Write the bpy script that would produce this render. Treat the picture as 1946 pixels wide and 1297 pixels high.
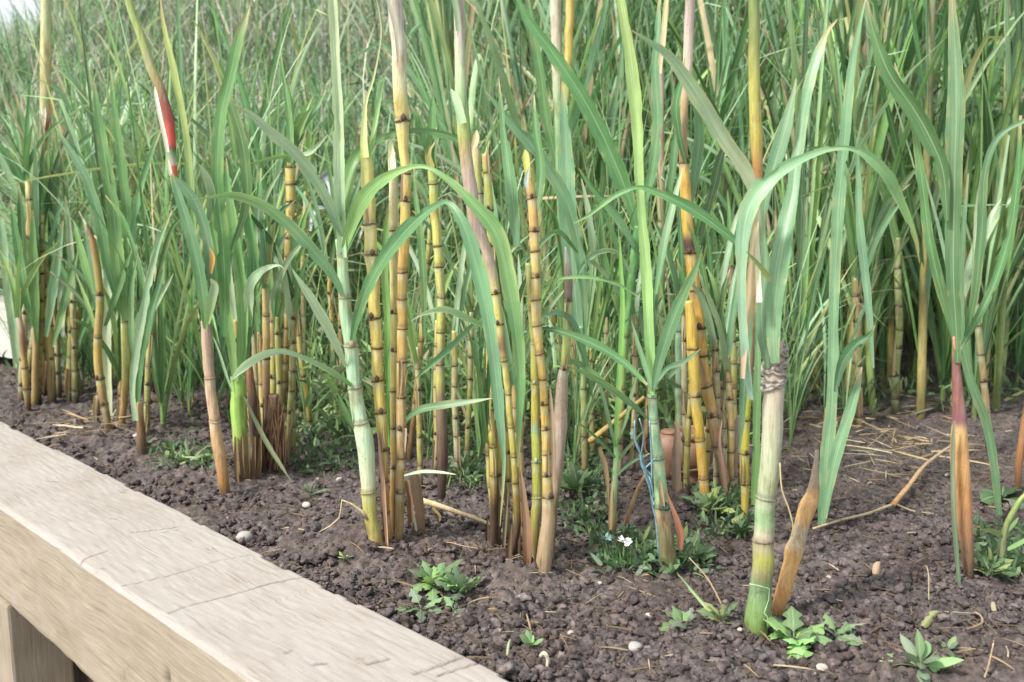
import bpy, math, random
import numpy as np
R = math.radians
rng = np.random.default_rng(11)
random.seed(11)
S = bpy.context.scene
for o in list(bpy.data.objects):
    bpy.data.objects.remove(o)
COL = S.collection

# ------------------------------------------------------------------ camera, sky, sun, exposure
W, H, F = 1946.0, 1297.0, 1869.0          # photograph size and focal length in its pixels
CAM_H, PITCH = 0.77, R(9.06)
cam = bpy.data.cameras.new('camera')
cam.sensor_width = 36.0
cam.lens = 36.0 * F / W
cam.clip_start, cam.clip_end = 0.05, 500
cam.dof.use_dof = True
cam.dof.focus_distance = 2.05
cam.dof.aperture_fstop = 4.5
camo = bpy.data.objects.new('camera', cam)
camo.location = (0, 0, CAM_H)
camo.rotation_euler = (R(90) - PITCH, 0, 0)
COL.objects.link(camo)
S.camera = camo

SUN_EL, SUN_AZ = R(50), R(-128)           # azimuth from +Y towards +X
world = bpy.data.worlds.new('World')
S.world = world
world.use_nodes = True
wn = world.node_tree
sky = wn.nodes.new('ShaderNodeTexSky')
sky.sky_type = 'NISHITA'
sky.sun_disc = False
sky.sun_elevation = SUN_EL
sky.sun_rotation = SUN_AZ
sky.air_density = 1.0
sky.dust_density = 4.0
cloud = wn.nodes.new('ShaderNodeMix'); cloud.data_type = 'RGBA'; cloud.inputs[0].default_value = .6
wn.links.new(sky.outputs[0], cloud.inputs[6]); cloud.inputs[7].default_value = (6.6, 6.9, 7.2, 1)      # overcast veil
wn.links.new(cloud.outputs[2], wn.nodes['Background'].inputs[0])
wn.nodes['Background'].inputs[1].default_value = 0.11
sl = bpy.data.lights.new('sun', 'SUN')
sl.energy = 2.8
sl.angle = R(7)
sl.color = (1.0, 0.95, 0.87)
so = bpy.data.objects.new('sun', sl)
sd = np.array([math.sin(SUN_AZ) * math.cos(SUN_EL), math.cos(SUN_AZ) * math.cos(SUN_EL), math.sin(SUN_EL)])
import mathutils
so.rotation_euler = mathutils.Vector(-sd).to_track_quat('-Z', 'Y').to_euler()
so.location = (-4, -3, 6)
COL.objects.link(so)
vs = S.view_settings
vs.view_transform = 'Standard'
vs.look = 'None'
vs.gamma = 1
vs.exposure = 1.12

# ------------------------------------------------------------------ pixel -> place
cp, sp = math.cos(PITCH), math.sin(PITCH)
FWD, UP, RT = np.array([0, cp, -sp]), np.array([0, sp, cp]), np.array([1.0, 0, 0])
CAMP = np.array([0, 0, CAM_H])
def ray(px, py):
    return RT * ((px - W / 2) / F) + UP * ((H / 2 - py) / F) + FWD
def at(px, py, Y):
    d = ray(px, py)
    return CAMP + d * (Y / d[1])
def ground(px, py, z=0.0):
    d = ray(px, py)
    return CAMP + d * ((z - CAM_H) / d[2])
def mpp(P):                                # metres per photograph pixel at P
    return float(np.dot(P - CAMP, FWD)) / F

def C(r, g, b, k=1.0):
    f = lambda c: (c / 255 / 12.92) if c <= 10 else ((c / 255 + 0.055) / 1.055) ** 2.4
    return np.array([f(r) * k, f(g) * k, f(b) * k])

# ------------------------------------------------------------------ noise
def vnoise(x, y, seed=0):
    x = np.asarray(x, float); y = np.asarray(y, float)
    xi = np.floor(x).astype(np.int64); yi = np.floor(y).astype(np.int64)
    xf = x - xi; yf = y - yi
    u = xf * xf * (3 - 2 * xf); v = yf * yf * (3 - 2 * yf)
    def h(a, b):
        n = (a * 374761393 + b * 668265263 + seed * 974634541) & 0x7fffffff
        n = ((n ^ (n >> 13)) * 1274126177) & 0x7fffffff
        return ((n ^ (n >> 16)) & 0xffff) / 65535.0
    return (h(xi, yi) * (1 - u) + h(xi + 1, yi) * u) * (1 - v) + (h(xi, yi + 1) * (1 - u) + h(xi + 1, yi + 1) * u) * v
def worley(x, y, seed=0):
    xi = np.floor(x).astype(np.int64); yi = np.floor(y).astype(np.int64)
    best = np.full(np.shape(x), 9.0); cid = np.zeros(np.shape(x))
    for dx in (-1, 0, 1):
        for dy in (-1, 0, 1):
            a, b = xi + dx, yi + dy
            def h(s):
                n = (a * 374761393 + b * 668265263 + (seed + s) * 974634541) & 0x7fffffff
                n = ((n ^ (n >> 13)) * 1274126177) & 0x7fffffff
                return ((n ^ (n >> 16)) & 0xffff) / 65535.0
            d = np.hypot(a + h(1) - x, b + h(2) - y)
            m = d < best
            best = np.where(m, d, best); cid = np.where(m, h(3), cid)
    return best, cid
MOUNDS = []
def gz(x, y):
    """soil height without the clods"""
    z = (vnoise(x * 3.1, y * 3.1, 1) - .5) * .03 + (vnoise(x * 9, y * 9, 2) - .5) * .018
    for (mx, my, mr, mh) in MOUNDS:
        z = z + mh * np.exp(-((x - mx) ** 2 + (y - my) ** 2) / mr ** 2)
    return z

# ------------------------------------------------------------------ materials
def nodes(name):
    m = bpy.data.materials.new(name)
    m.use_nodes = True
    nt = m.node_tree
    return m, nt, nt.nodes['Principled BSDF'], nt.nodes['Material Output']
def N(nt, t, **kw):
    n = nt.nodes.new(t)
    for k, v in kw.items():
        if k == 'inp':
            for kk, vv in v.items():
                n.inputs[kk].default_value = vv
        else:
            setattr(n, k, v)
    return n
def mixc(nt, fac, a, b, blend='MIX'):
    n = nt.nodes.new('ShaderNodeMix'); n.data_type = 'RGBA'; n.blend_type = blend
    for s, v in ((0, fac), (6, a), (7, b)):
        if hasattr(v, 'links') or hasattr(v, 'is_linked'):
            nt.links.new(v, n.inputs[s])
        else:
            n.inputs[s].default_value = v if s == 0 else tuple(v) + ((1,) if len(v) == 3 else ())
    return n.outputs[2]
def ramp(nt, src, p0, p1, c0=(0, 0, 0), c1=(1, 1, 1)):
    n = nt.nodes.new('ShaderNodeValToRGB')
    n.color_ramp.elements[0].position = p0; n.color_ramp.elements[1].position = p1
    n.color_ramp.elements[0].color = tuple(c0) + (1,); n.color_ramp.elements[1].color = tuple(c1) + (1,)
    nt.links.new(src, n.inputs[0])
    return n.outputs[0]
def noise(nt, vec, scale, detail=4, rough=.55):
    n = N(nt, 'ShaderNodeTexNoise', inp={'Scale': scale, 'Detail': detail, 'Roughness': rough})
    if vec is not None: nt.links.new(vec, n.inputs['Vector'])
    return n.outputs['Fac']
def mapping(nt, vec, scale):
    n = N(nt, 'ShaderNodeMapping'); n.inputs['Scale'].default_value = scale
    nt.links.new(vec, n.inputs['Vector'])
    return n.outputs[0]
def bump(nt, bsdf, h, strength, dist=.002):
    b = N(nt, 'ShaderNodeBump', inp={'Strength': strength, 'Distance': dist})
    nt.links.new(h, b.inputs['Height']); nt.links.new(b.outputs[0], bsdf.inputs['Normal'])

def leaf_material(name, trans=.32, rough=.36, vary=.35, rib=.34, sat=.95, val=1.0):
    m, nt, b, out = nodes(name)
    col = N(nt, 'ShaderNodeAttribute', attribute_name='Col').outputs['Color']
    uv = N(nt, 'ShaderNodeUVMap').outputs[0]
    info = N(nt, 'ShaderNodeObjectInfo').outputs['Random']
    geo = N(nt, 'ShaderNodeNewGeometry').outputs['Position']
    sep = N(nt, 'ShaderNodeSeparateXYZ'); nt.links.new(uv, sep.inputs[0])
    # fine parallel veins
    veins = noise(nt, mapping(nt, uv, (26, 2.2, 1)), 1.0, 3)
    c = mixc(nt, ramp(nt, veins, .35, .7), mixc(nt, 1, col, (.72, .76, .70), 'MULTIPLY'), mixc(nt, 1, col, (1.22, 1.2, 1.25), 'MULTIPLY'))
    # blotches
    bl = noise(nt, geo, 9.0, 4)
    c = mixc(nt, ramp(nt, bl, .30, .75), mixc(nt, 1, c, (.74, .78, .72), 'MULTIPLY'), mixc(nt, 1, c, (1.18, 1.12, .98), 'MULTIPLY'))
    # per-leaf variation
    v = N(nt, 'ShaderNodeMapRange', inp={'From Min': 0, 'From Max': 1, 'To Min': val * (1 - vary), 'To Max': val * (1 + vary)})
    nt.links.new(info, v.inputs[0])
    hs = N(nt, 'ShaderNodeHueSaturation', inp={'Saturation': sat})
    nt.links.new(c, hs.inputs['Color']); nt.links.new(v.outputs[0], hs.inputs['Value'])
    h2 = N(nt, 'ShaderNodeMapRange', inp={'From Min': 0, 'From Max': 1, 'To Min': .485, 'To Max': .515})
    fr = N(nt, 'ShaderNodeMath', operation='FRACT'); mu = N(nt, 'ShaderNodeMath', operation='MULTIPLY', inp={1: 7.31})
    nt.links.new(info, mu.inputs[0]); nt.links.new(mu.outputs[0], fr.inputs[0]); nt.links.new(fr.outputs[0], h2.inputs[0])
    nt.links.new(h2.outputs[0], hs.inputs['Hue'])
    c = hs.outputs[0]
    # midrib
    su = N(nt, 'ShaderNodeMath', operation='SUBTRACT', inp={1: .5}); nt.links.new(sep.outputs[0], su.inputs[0])
    ab = N(nt, 'ShaderNodeMath', operation='ABSOLUTE'); nt.links.new(su.outputs[0], ab.inputs[0])
    rb = ramp(nt, ab.outputs[0], .012, .05, (1, 1, 1), (0, 0, 0))
    ml = N(nt, 'ShaderNodeMath', operation='MULTIPLY', inp={1: rib}); nt.links.new(rb, ml.inputs[0])
    c = mixc(nt, ml.outputs[0], c, C(196, 214, 176, .8))
    # dry specks
    sk = noise(nt, geo, 60, 3)
    c = mixc(nt, ramp(nt, sk, .74, .82), c, C(170, 150, 105, .7))
    nt.links.new(c, b.inputs['Base Color'])
    b.inputs['Roughness'].default_value = rough
    b.inputs['Specular IOR Level'].default_value = .45
    bump(nt, b, veins, .35, .0015)
    tr = N(nt, 'ShaderNodeBsdfTranslucent')
    nt.links.new(mixc(nt, 1, c, (1.05, 1.12, .82), 'MULTIPLY'), tr.inputs[0])
    mx = N(nt, 'ShaderNodeMixShader', inp={0: trans})
    nt.links.new(b.outputs[0], mx.inputs[1]); nt.links.new(tr.outputs[0], mx.inputs[2]); nt.links.new(mx.outputs[0], out.inputs[0])
    return m
def stem_material(name, rough=.42, mott=.6, fibre=0.0, tint=(.80, .93, .95)):
    m, nt, b, out = nodes(name)
    col = N(nt, 'ShaderNodeAttribute', attribute_name='Col').outputs['Color']
    geo = N(nt, 'ShaderNodeNewGeometry').outputs['Position']
    st = noise(nt, mapping(nt, geo, (260, 260, 14)), 1.0, 3)
    c = mixc(nt, ramp(nt, st, .3, .72), mixc(nt, 1, col, (.74, .72, .66), 'MULTIPLY'), mixc(nt, 1, col, (1.16, 1.14, 1.1), 'MULTIPLY'))
    c = mixc(nt, 1, c, tint, 'MULTIPLY')
    bl = noise(nt, mapping(nt, geo, (40, 40, 16)), 1.0, 5, .65)
    c = mixc(nt, ramp(nt, bl, .50, .72), c, mixc(nt, 1, c, (.66, .52, .40), 'MULTIPLY')) if mott else c
    sk = noise(nt, geo, 330, 2)
    c = mixc(nt, ramp(nt, sk, .66, .74), c, mixc(nt, 1, c, (.4, .3, .22), 'MULTIPLY'))
    fi = noise(nt, mapping(nt, geo, (150, 150, 16)), 1.0, 4, .65)
    c = mixc(nt, ramp(nt, fi, .64, .70), c, mixc(nt, 1, c, (.60, .52, .46), 'MULTIPLY'))
    wx = noise(nt, mapping(nt, geo, (55, 55, 9)), 1.0, 3)
    wf = N(nt, 'ShaderNodeMath', operation='MULTIPLY', inp={1: .28}); nt.links.new(ramp(nt, wx, .55, .8), wf.inputs[0])
    c = mixc(nt, wf.outputs[0], c, C(205, 205, 190, .8))
    hs = N(nt, 'ShaderNodeHueSaturation', inp={'Saturation': .93, 'Value': 1.04, 'Hue': .506}); nt.links.new(c, hs.inputs['Color']); c = hs.outputs[0]
    nt.links.new(c, b.inputs['Base Color'])
    b.inputs['Roughness'].default_value = rough
    bump(nt, b, st, .25 + fibre, .002)
    return m
LEAF = leaf_material('leaf_green', vary=.18, sat=.84, val=1.18)
LEAF_FAR = leaf_material('thicket_leaf', vary=.40, rib=.4, trans=.36, sat=.84, val=1.12)
LEAF_MASS = leaf_material('thicket_mass', vary=.0, rib=.3, trans=.36, sat=.74, val=1.1)
STEM = stem_material('cane_skin')
DRY = stem_material('dry_sheath', rough=.8, fibre=.6, tint=(.92, .96, .93))
WAXY = stem_material('waxy_green_skin', tint=(.88, .86, .80))
DRYLEAF = leaf_material('dry_leaf', trans=.2, rough=.75, rib=.2, vary=.1)
WEED = leaf_material('weed_leaf', vary=.25, rib=.35, rough=.6, sat=.8)

def plain(name, c, rough=.6, var=.25, scale=40, trans=0):
    m, nt, b, out = nodes(name)
    geo = N(nt, 'ShaderNodeNewGeometry').outputs['Position']
    n = noise(nt, geo, scale, 5)
    cc = mixc(nt, ramp(nt, n, .3, .7), tuple(np.array(c) * (1 - var)), tuple(np.array(c) * (1 + var)))
    nt.links.new(cc, b.inputs['Base Color']); b.inputs['Roughness'].default_value = rough
    bump(nt, b, n, .3, .003)
    return m
def soil_material():
    m, nt, b, out = nodes('soil')
    geo = N(nt, 'ShaderNodeNewGeometry').outputs['Position']
    n1 = noise(nt, geo, 5, 4); n2 = noise(nt, geo, 70, 6, .65); n3 = noise(nt, geo, 260, 3)
    c = mixc(nt, ramp(nt, n2, .3, .72), C(40, 37, 37), C(108, 101, 100))
    c = mixc(nt, ramp(nt, n1, .42, .62), c, mixc(nt, 1, c, (.92, .86, .83), 'MULTIPLY'))
    c = mixc(nt, ramp(nt, n3, .66, .74), c, C(165, 155, 146, .8))
    at_ = N(nt, 'ShaderNodeAttribute', attribute_name='Col').outputs['Color']
    c = mixc(nt, 1, c, at_, 'MULTIPLY')
    nt.links.new(c, b.inputs['Base Color']); b.inputs['Roughness'].default_value = .9
    b.inputs['Specular IOR Level'].default_value = .25
    bump(nt, b, n2, .7, .006)
    return m
SOIL = soil_material()

def wood_material(name, light, dark, k=1.0, rough=.78):
    m, nt, b, out = nodes(name)
    uv = N(nt, 'ShaderNodeUVMap').outputs[0]           # metres along / across the beam
    n0 = noise(nt, mapping(nt, uv, (1.4, 3, 1)), 1.0, 3)
    wob = N(nt, 'ShaderNodeVectorMath', operation='MULTIPLY_ADD')
    nt.links.new(uv, wob.inputs[2])
    cmb = N(nt, 'ShaderNodeCombineXYZ'); nt.links.new(n0, cmb.inputs[1])
    nt.links.new(cmb.outputs[0], wob.inputs[0]); wob.inputs[1].default_value = (0, .07, 0)
    w_ = wob.outputs[0]
    g = noise(nt, mapping(nt, w_, (3.5, 120, 1)), 1.0, 8, .7)
    fine = noise(nt, mapping(nt, w_, (14, 420, 1)), 1.0, 4, .6)
    c = mixc(nt, ramp(nt, g, .36, .62), dark, light)
    c = mixc(nt, ramp(nt, fine, .38, .62), mixc(nt, 1, c, tuple(1 - .24 * k * q for q in (1, 1.05, 1.1)), 'MULTIPLY'), c)
    st = noise(nt, uv, 4.5, 6, .65)
    c = mixc(nt, ramp(nt, st, .45, .7), c, mixc(nt, 1, c, (.86, .83, .79), 'MULTIPLY'))
    dk = noise(nt, mapping(nt, w_, (2.2, 60, 1)), 1.0, 5, .7)
    c = mixc(nt, ramp(nt, dk, .62, .70), c, mixc(nt, 1, c, tuple(1 - .4 * k * q for q in (.9, 1, 1.1)), 'MULTIPLY'))
    fb_ = noise(nt, mapping(nt, w_, (5, 230, 1)), 1.0, 3, .6)
    c = mixc(nt, ramp(nt, fb_, .60, .64), c, mixc(nt, 1, c, (.74, .70, .66), 'MULTIPLY'))
    kn = noise(nt, mapping(nt, uv, (16, 40, 1)), 1.0, 2)
    c = mixc(nt, ramp(nt, kn, .76, .80), c, mixc(nt, 1, c, (.55, .47, .40), 'MULTIPLY'))
    gr = noise(nt, uv, 260, 3)
    c = mixc(nt, ramp(nt, gr, .62, .72), c, mixc(nt, 1, c, (.70, .67, .64), 'MULTIPLY'))
    gw = noise(nt, uv, 9, 5, .7)
    c = mixc(nt, ramp(nt, gw, .64, .72), c, mixc(nt, 1, c, (.72, .74, .68), 'MULTIPLY'))
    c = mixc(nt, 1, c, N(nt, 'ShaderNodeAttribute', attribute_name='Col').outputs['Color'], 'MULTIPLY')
    nt.links.new(c, b.inputs['Base Color']); b.inputs['Roughness'].default_value = rough
    b.inputs['Specular IOR Level'].default_value = .3
    ad = N(nt, 'ShaderNodeMath', operation='ADD'); nt.links.new(g, ad.inputs[0]); nt.links.new(fine, ad.inputs[1])
    bump(nt, b, ad.outputs[0], .35 * k, .002)
    return m
WOODTOP = wood_material('bleached_wood_top', C(157, 151, 145), C(150, 144, 138), .36)
WOODSIDE = wood_material('weathered_wood_side', C(150, 141, 126), C(133, 123, 107), .7)
WOODDARK = wood_material('dark_brown_wood', C(104, 84, 66), C(60, 46, 36))  # dark brown wood of the recessed board and the beam's underside

# ------------------------------------------------------------------ mesh building
def link(name, verts, faces, mat, parent=None, cols=None, uvs=None, smooth=True, label=None, cat=None, group=None, kind=None, origin=None):
    verts = np.asarray(verts, float)
    if parent is not None and origin is None:
        verts = verts - np.array(parent['_w'])
    elif origin is not None:
        verts = verts - np.asarray(origin)
    me = bpy.data.meshes.new(name)
    if isinstance(faces, np.ndarray):
        nf, k = faces.shape
        me.vertices.add(len(verts)); me.vertices.foreach_set('co', verts.astype(np.float32).ravel())
        me.loops.add(nf * k); me.loops.foreach_set('vertex_index', faces.astype(np.int32).ravel())
        me.polygons.add(nf)
        me.polygons.foreach_set('loop_start', (np.arange(nf) * k).astype(np.int32))
        me.polygons.foreach_set('loop_total', np.full(nf, k, np.int32))
        me.update(calc_edges=True)
    else:
        me.from_pydata([tuple(v) for v in verts], [], faces)
    if cols is not None:
        a = me.color_attributes.new('Col', 'FLOAT_COLOR', 'POINT')
        cc = np.ones((len(verts), 4), np.float32); cc[:, :3] = np.asarray(cols, np.float32)
        a.data.foreach_set('color', cc.ravel())
    if uvs is not None:
        u = me.uv_layers.new(name='UVMap')
        vi = np.zeros(len(me.loops), np.int32); me.loops.foreach_get('vertex_index', vi)
        u.data.foreach_set('uv', np.asarray(uvs, np.float32)[vi].ravel())
    if smooth:
        me.polygons.foreach_set('use_smooth', np.ones(len(me.polygons), bool))
    for m in (mat if isinstance(mat, (list, tuple)) else [mat]):
        me.materials.append(m)
    o = bpy.data.objects.new(name, me)
    COL.objects.link(o)
    if parent is not None:
        o.parent = parent
    if origin is not None:
        o.location = tuple(origin)
    tag(o, label, cat, group, kind)
    return o
def tag(o, label=None, cat=None, group=None, kind=None):
    if label: o['label'] = label
    if cat: o['category'] = cat
    if group: o['group'] = group
    if kind: o['kind'] = kind
def thing(name, loc, label, cat, group=None):
    o = bpy.data.objects.new(name, None)
    o.empty_display_size = .05
    o.location = tuple(loc)
    o['_w'] = [float(v) for v in loc]
    COL.objects.link(o)
    tag(o, label, cat, group)
    return o
def spline(P, n):
    """Catmull-Rom through the rows of P, n samples per span"""
    P = np.asarray(P, float)
    if len(P) == 2:
        t = np.linspace(0, 1, n + 1)[:, None]
        return P[0] * (1 - t) + P[1] * t
    E = np.vstack([2 * P[0] - P[1], P, 2 * P[-1] - P[-2]])
    out = []
    for i in range(len(P) - 1):
        p0, p1, p2, p3 = E[i:i + 4]
        for t in np.linspace(0, 1, n, endpoint=False):
            out.append(.5 * ((2 * p1) + (p2 - p0) * t + (2 * p0 - 5 * p1 + 4 * p2 - p3) * t * t + (3 * p1 - p0 - 3 * p2 + p3) * t ** 3))
    out.append(P[-1])
    return np.array(out)
def unit(v):
    return v / (np.linalg.norm(v, axis=-1, keepdims=True) + 1e-12)
def tube_mesh(Q, r, cols, sides=12, squash=None, jit=0.0, cap=True):
    n = len(Q)
    T = unit(np.gradient(Q, axis=0))
    ref = np.array([0.0, 1.0, 0.0])
    A = unit(np.cross(T, ref) + 1e-9); B = np.cross(A, T)
    th = np.linspace(0, 2 * np.pi, sides, endpoint=False)
    rr = np.asarray(r)[:, None] * np.ones(sides)
    if jit:
        rr = rr * (1 + jit * (rng.random((n, sides)) - .5))
    V = Q[:, None, :] + rr[..., None] * (np.cos(th)[None, :, None] * A[:, None, :] + np.sin(th)[None, :, None] * B[:, None, :])
    V = V.reshape(-1, 3)
    i = np.arange(n - 1)[:, None] * sides; j = np.arange(sides)[None, :]; j2 = (j + 1) % sides
    Fq = np.stack([i + j, i + j2, i + sides + j2, i + sides + j], -1).reshape(-1, 4)
    Cc = np.repeat(np.asarray(cols), sides, axis=0)
    if cap:
        V = np.vstack([V, Q[0], Q[-1]]); Cc = np.vstack([Cc, cols[0], cols[-1]])
        a, b = n * sides, n * sides + 1
        jj = np.arange(sides); j2 = (jj + 1) % sides
        f1 = np.stack([np.full(sides, a), j2, jj, jj], -1)[:, :3]
        f2 = np.stack([np.full(sides, b), (n - 1) * sides + jj, (n - 1) * sides + j2], -1)
        faces = [tuple(f) for f in Fq] + [tuple(f) for f in f1] + [tuple(f) for f in f2]
        return V, faces, Cc
    return V, Fq, Cc
def interp_cols(x, stops):
    stops = sorted(stops, key=lambda s: s[0])
    xs = [s[0] for s in stops]
    return np.stack([np.interp(x, xs, [s[1][k] for s in stops]) for k in range(3)], -1)
def strip_mesh(Q, w, side, nrm, fold, c0, c1, across=5, wave=0.0):
    """a leaf blade: centre line Q, full width w, side and normal vectors per sample; keeled cross-section"""
    n = len(Q)
    u = np.linspace(-1, 1, across)
    ln = np.concatenate([[0], np.cumsum(np.linalg.norm(np.diff(Q, axis=0), axis=1))])
    tt = ln / ln[-1]
    ph = rng.random() * 6
    lift = (np.abs(u)[None, :] ** 1.3) * fold * w[:, None] * .5
    if wave:
        lift = lift + wave * w[:, None] * np.abs(u)[None, :] * np.sin(ln[:, None] * 38 + ph + (u[None, :] > 0) * 2.0)
    sc = np.ones((n, across))
    if across >= 5:
        q_ = rng.random() * 50
        for c_, of in ((0, 0), (across - 1, 9)):
            sc[:, c_] = 1 - .16 * vnoise(ln * 28, ln * 0 + q_ + of, 17) - .10 * vnoise(ln * 110, ln * 0 + q_ + of, 18) - .35 * (vnoise(ln * 16, ln * 0 + q_ + of, 19) > .9)
    V = Q[:, None, :] + (u[None, :] * sc)[..., None] * (w[:, None, None] * .5) * side[:, None, :] + lift[..., None] * nrm[:, None, :]
    V = V.reshape(-1, 3)
    i = np.arange(n - 1)[:, None] * across; j = np.arange(across - 1)[None, :]
    Fq = np.stack([i + j, i + j + 1, i + across + j + 1, i + across + j], -1).reshape(-1, 4)
    uv = np.stack([np.tile((u + 1) / 2, n), np.repeat(ln * 4, across)], -1)
    cc = np.asarray(c0)[None, :] * (1 - tt[:, None]) + np.asarray(c1)[None, :] * tt[:, None]
    cc = np.repeat(cc, across, axis=0)
    return V, Fq, cc, uv
G = C(88, 140, 78); GB = C(108, 154, 116); GL = C(122, 168, 86); GP = C(168, 196, 164); GD = C(64, 106, 56)
YG = C(150, 170, 80); TAN = C(186, 164, 136); PINK = C(176, 150, 136); BROWN = C(128, 92, 62); DKB = C(74, 54, 44); ORG = C(178, 122, 66)
YEL = C(204, 172, 82); YO = C(198, 152, 78); OLV = C(168, 156, 66); GREY = C(160, 160, 145)

def leaf(parent, pts, Y, dY=(0, 0), roll=.35, fold=.35, c0=G, c1=None, name='leaf', mat=None, wave=.045, label=None, n=10):
    """a blade traced at its own distance: pts are (px, py, width px), base first; dY runs from base to tip in metres"""
    c1 = c0 if c1 is None else c1
    k = len(pts)
    if len(dY) == 2:
        s = np.concatenate([[0], np.cumsum(np.hypot(np.diff([p[0] for p in pts]), np.diff([p[1] for p in pts])))])
        dy = dY[0] + (dY[1] - dY[0]) * s / s[-1]
    else:
        dy = np.interp(np.linspace(0, 1, k), np.linspace(0, 1, len(dY)), dY)
    P = np.array([at(p[0], p[1], Y + d) for p, d in zip(pts, dy)])
    wm = np.array([max(p[2], .6) * mpp(q) for p, q in zip(pts, P)])
    D = spline(np.hstack([P, wm[:, None]]), n)
    Q, w = D[:, :3], np.maximum(D[:, 3], .0006)
    T = unit(np.gradient(Q, axis=0))
    view = unit(CAMP - Q)
    sd0 = unit(np.cross(T, view)); nn = unit(np.cross(sd0, T))
    ra = roll * np.ones(len(Q))
    sd1 = sd0 * np.cos(ra)[:, None] + nn * np.sin(ra)[:, None]
    n1 = unit(np.cross(sd1, T))
    lc = np.concatenate([[0], np.cumsum(np.linalg.norm(np.diff(Q, axis=0), axis=1))])
    w = w * .88 * (1 + .10 * (vnoise(lc * 45, lc * 0 + pts[0][0], 15) - .5))
    V, Fq, cc, uv = strip_mesh(Q, w / max(.4, math.cos(roll)), sd1, n1, fold, c0, c1, wave=wave)
    if name == 'leaf':
        tq = np.repeat(np.clip((lc / lc[-1] - (.86 + .1 * rng.random())) / .1, 0, 1), 5)[:, None]
        cc = cc * (1 - tq * .8) + C(190, 166, 120) * tq * .8
        eq = np.tile([1, .1, 0, .1, 1], len(Q))[:, None] * (np.repeat(vnoise(lc * 30, lc * 0 + pts[0][1], 16), 5)[:, None] > .66) * .35
        cc = cc * (1 - eq) + C(196, 180, 120) * eq
    return link(name, V, Fq, mat or LEAF, parent, cc, uv, label=label)

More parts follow.
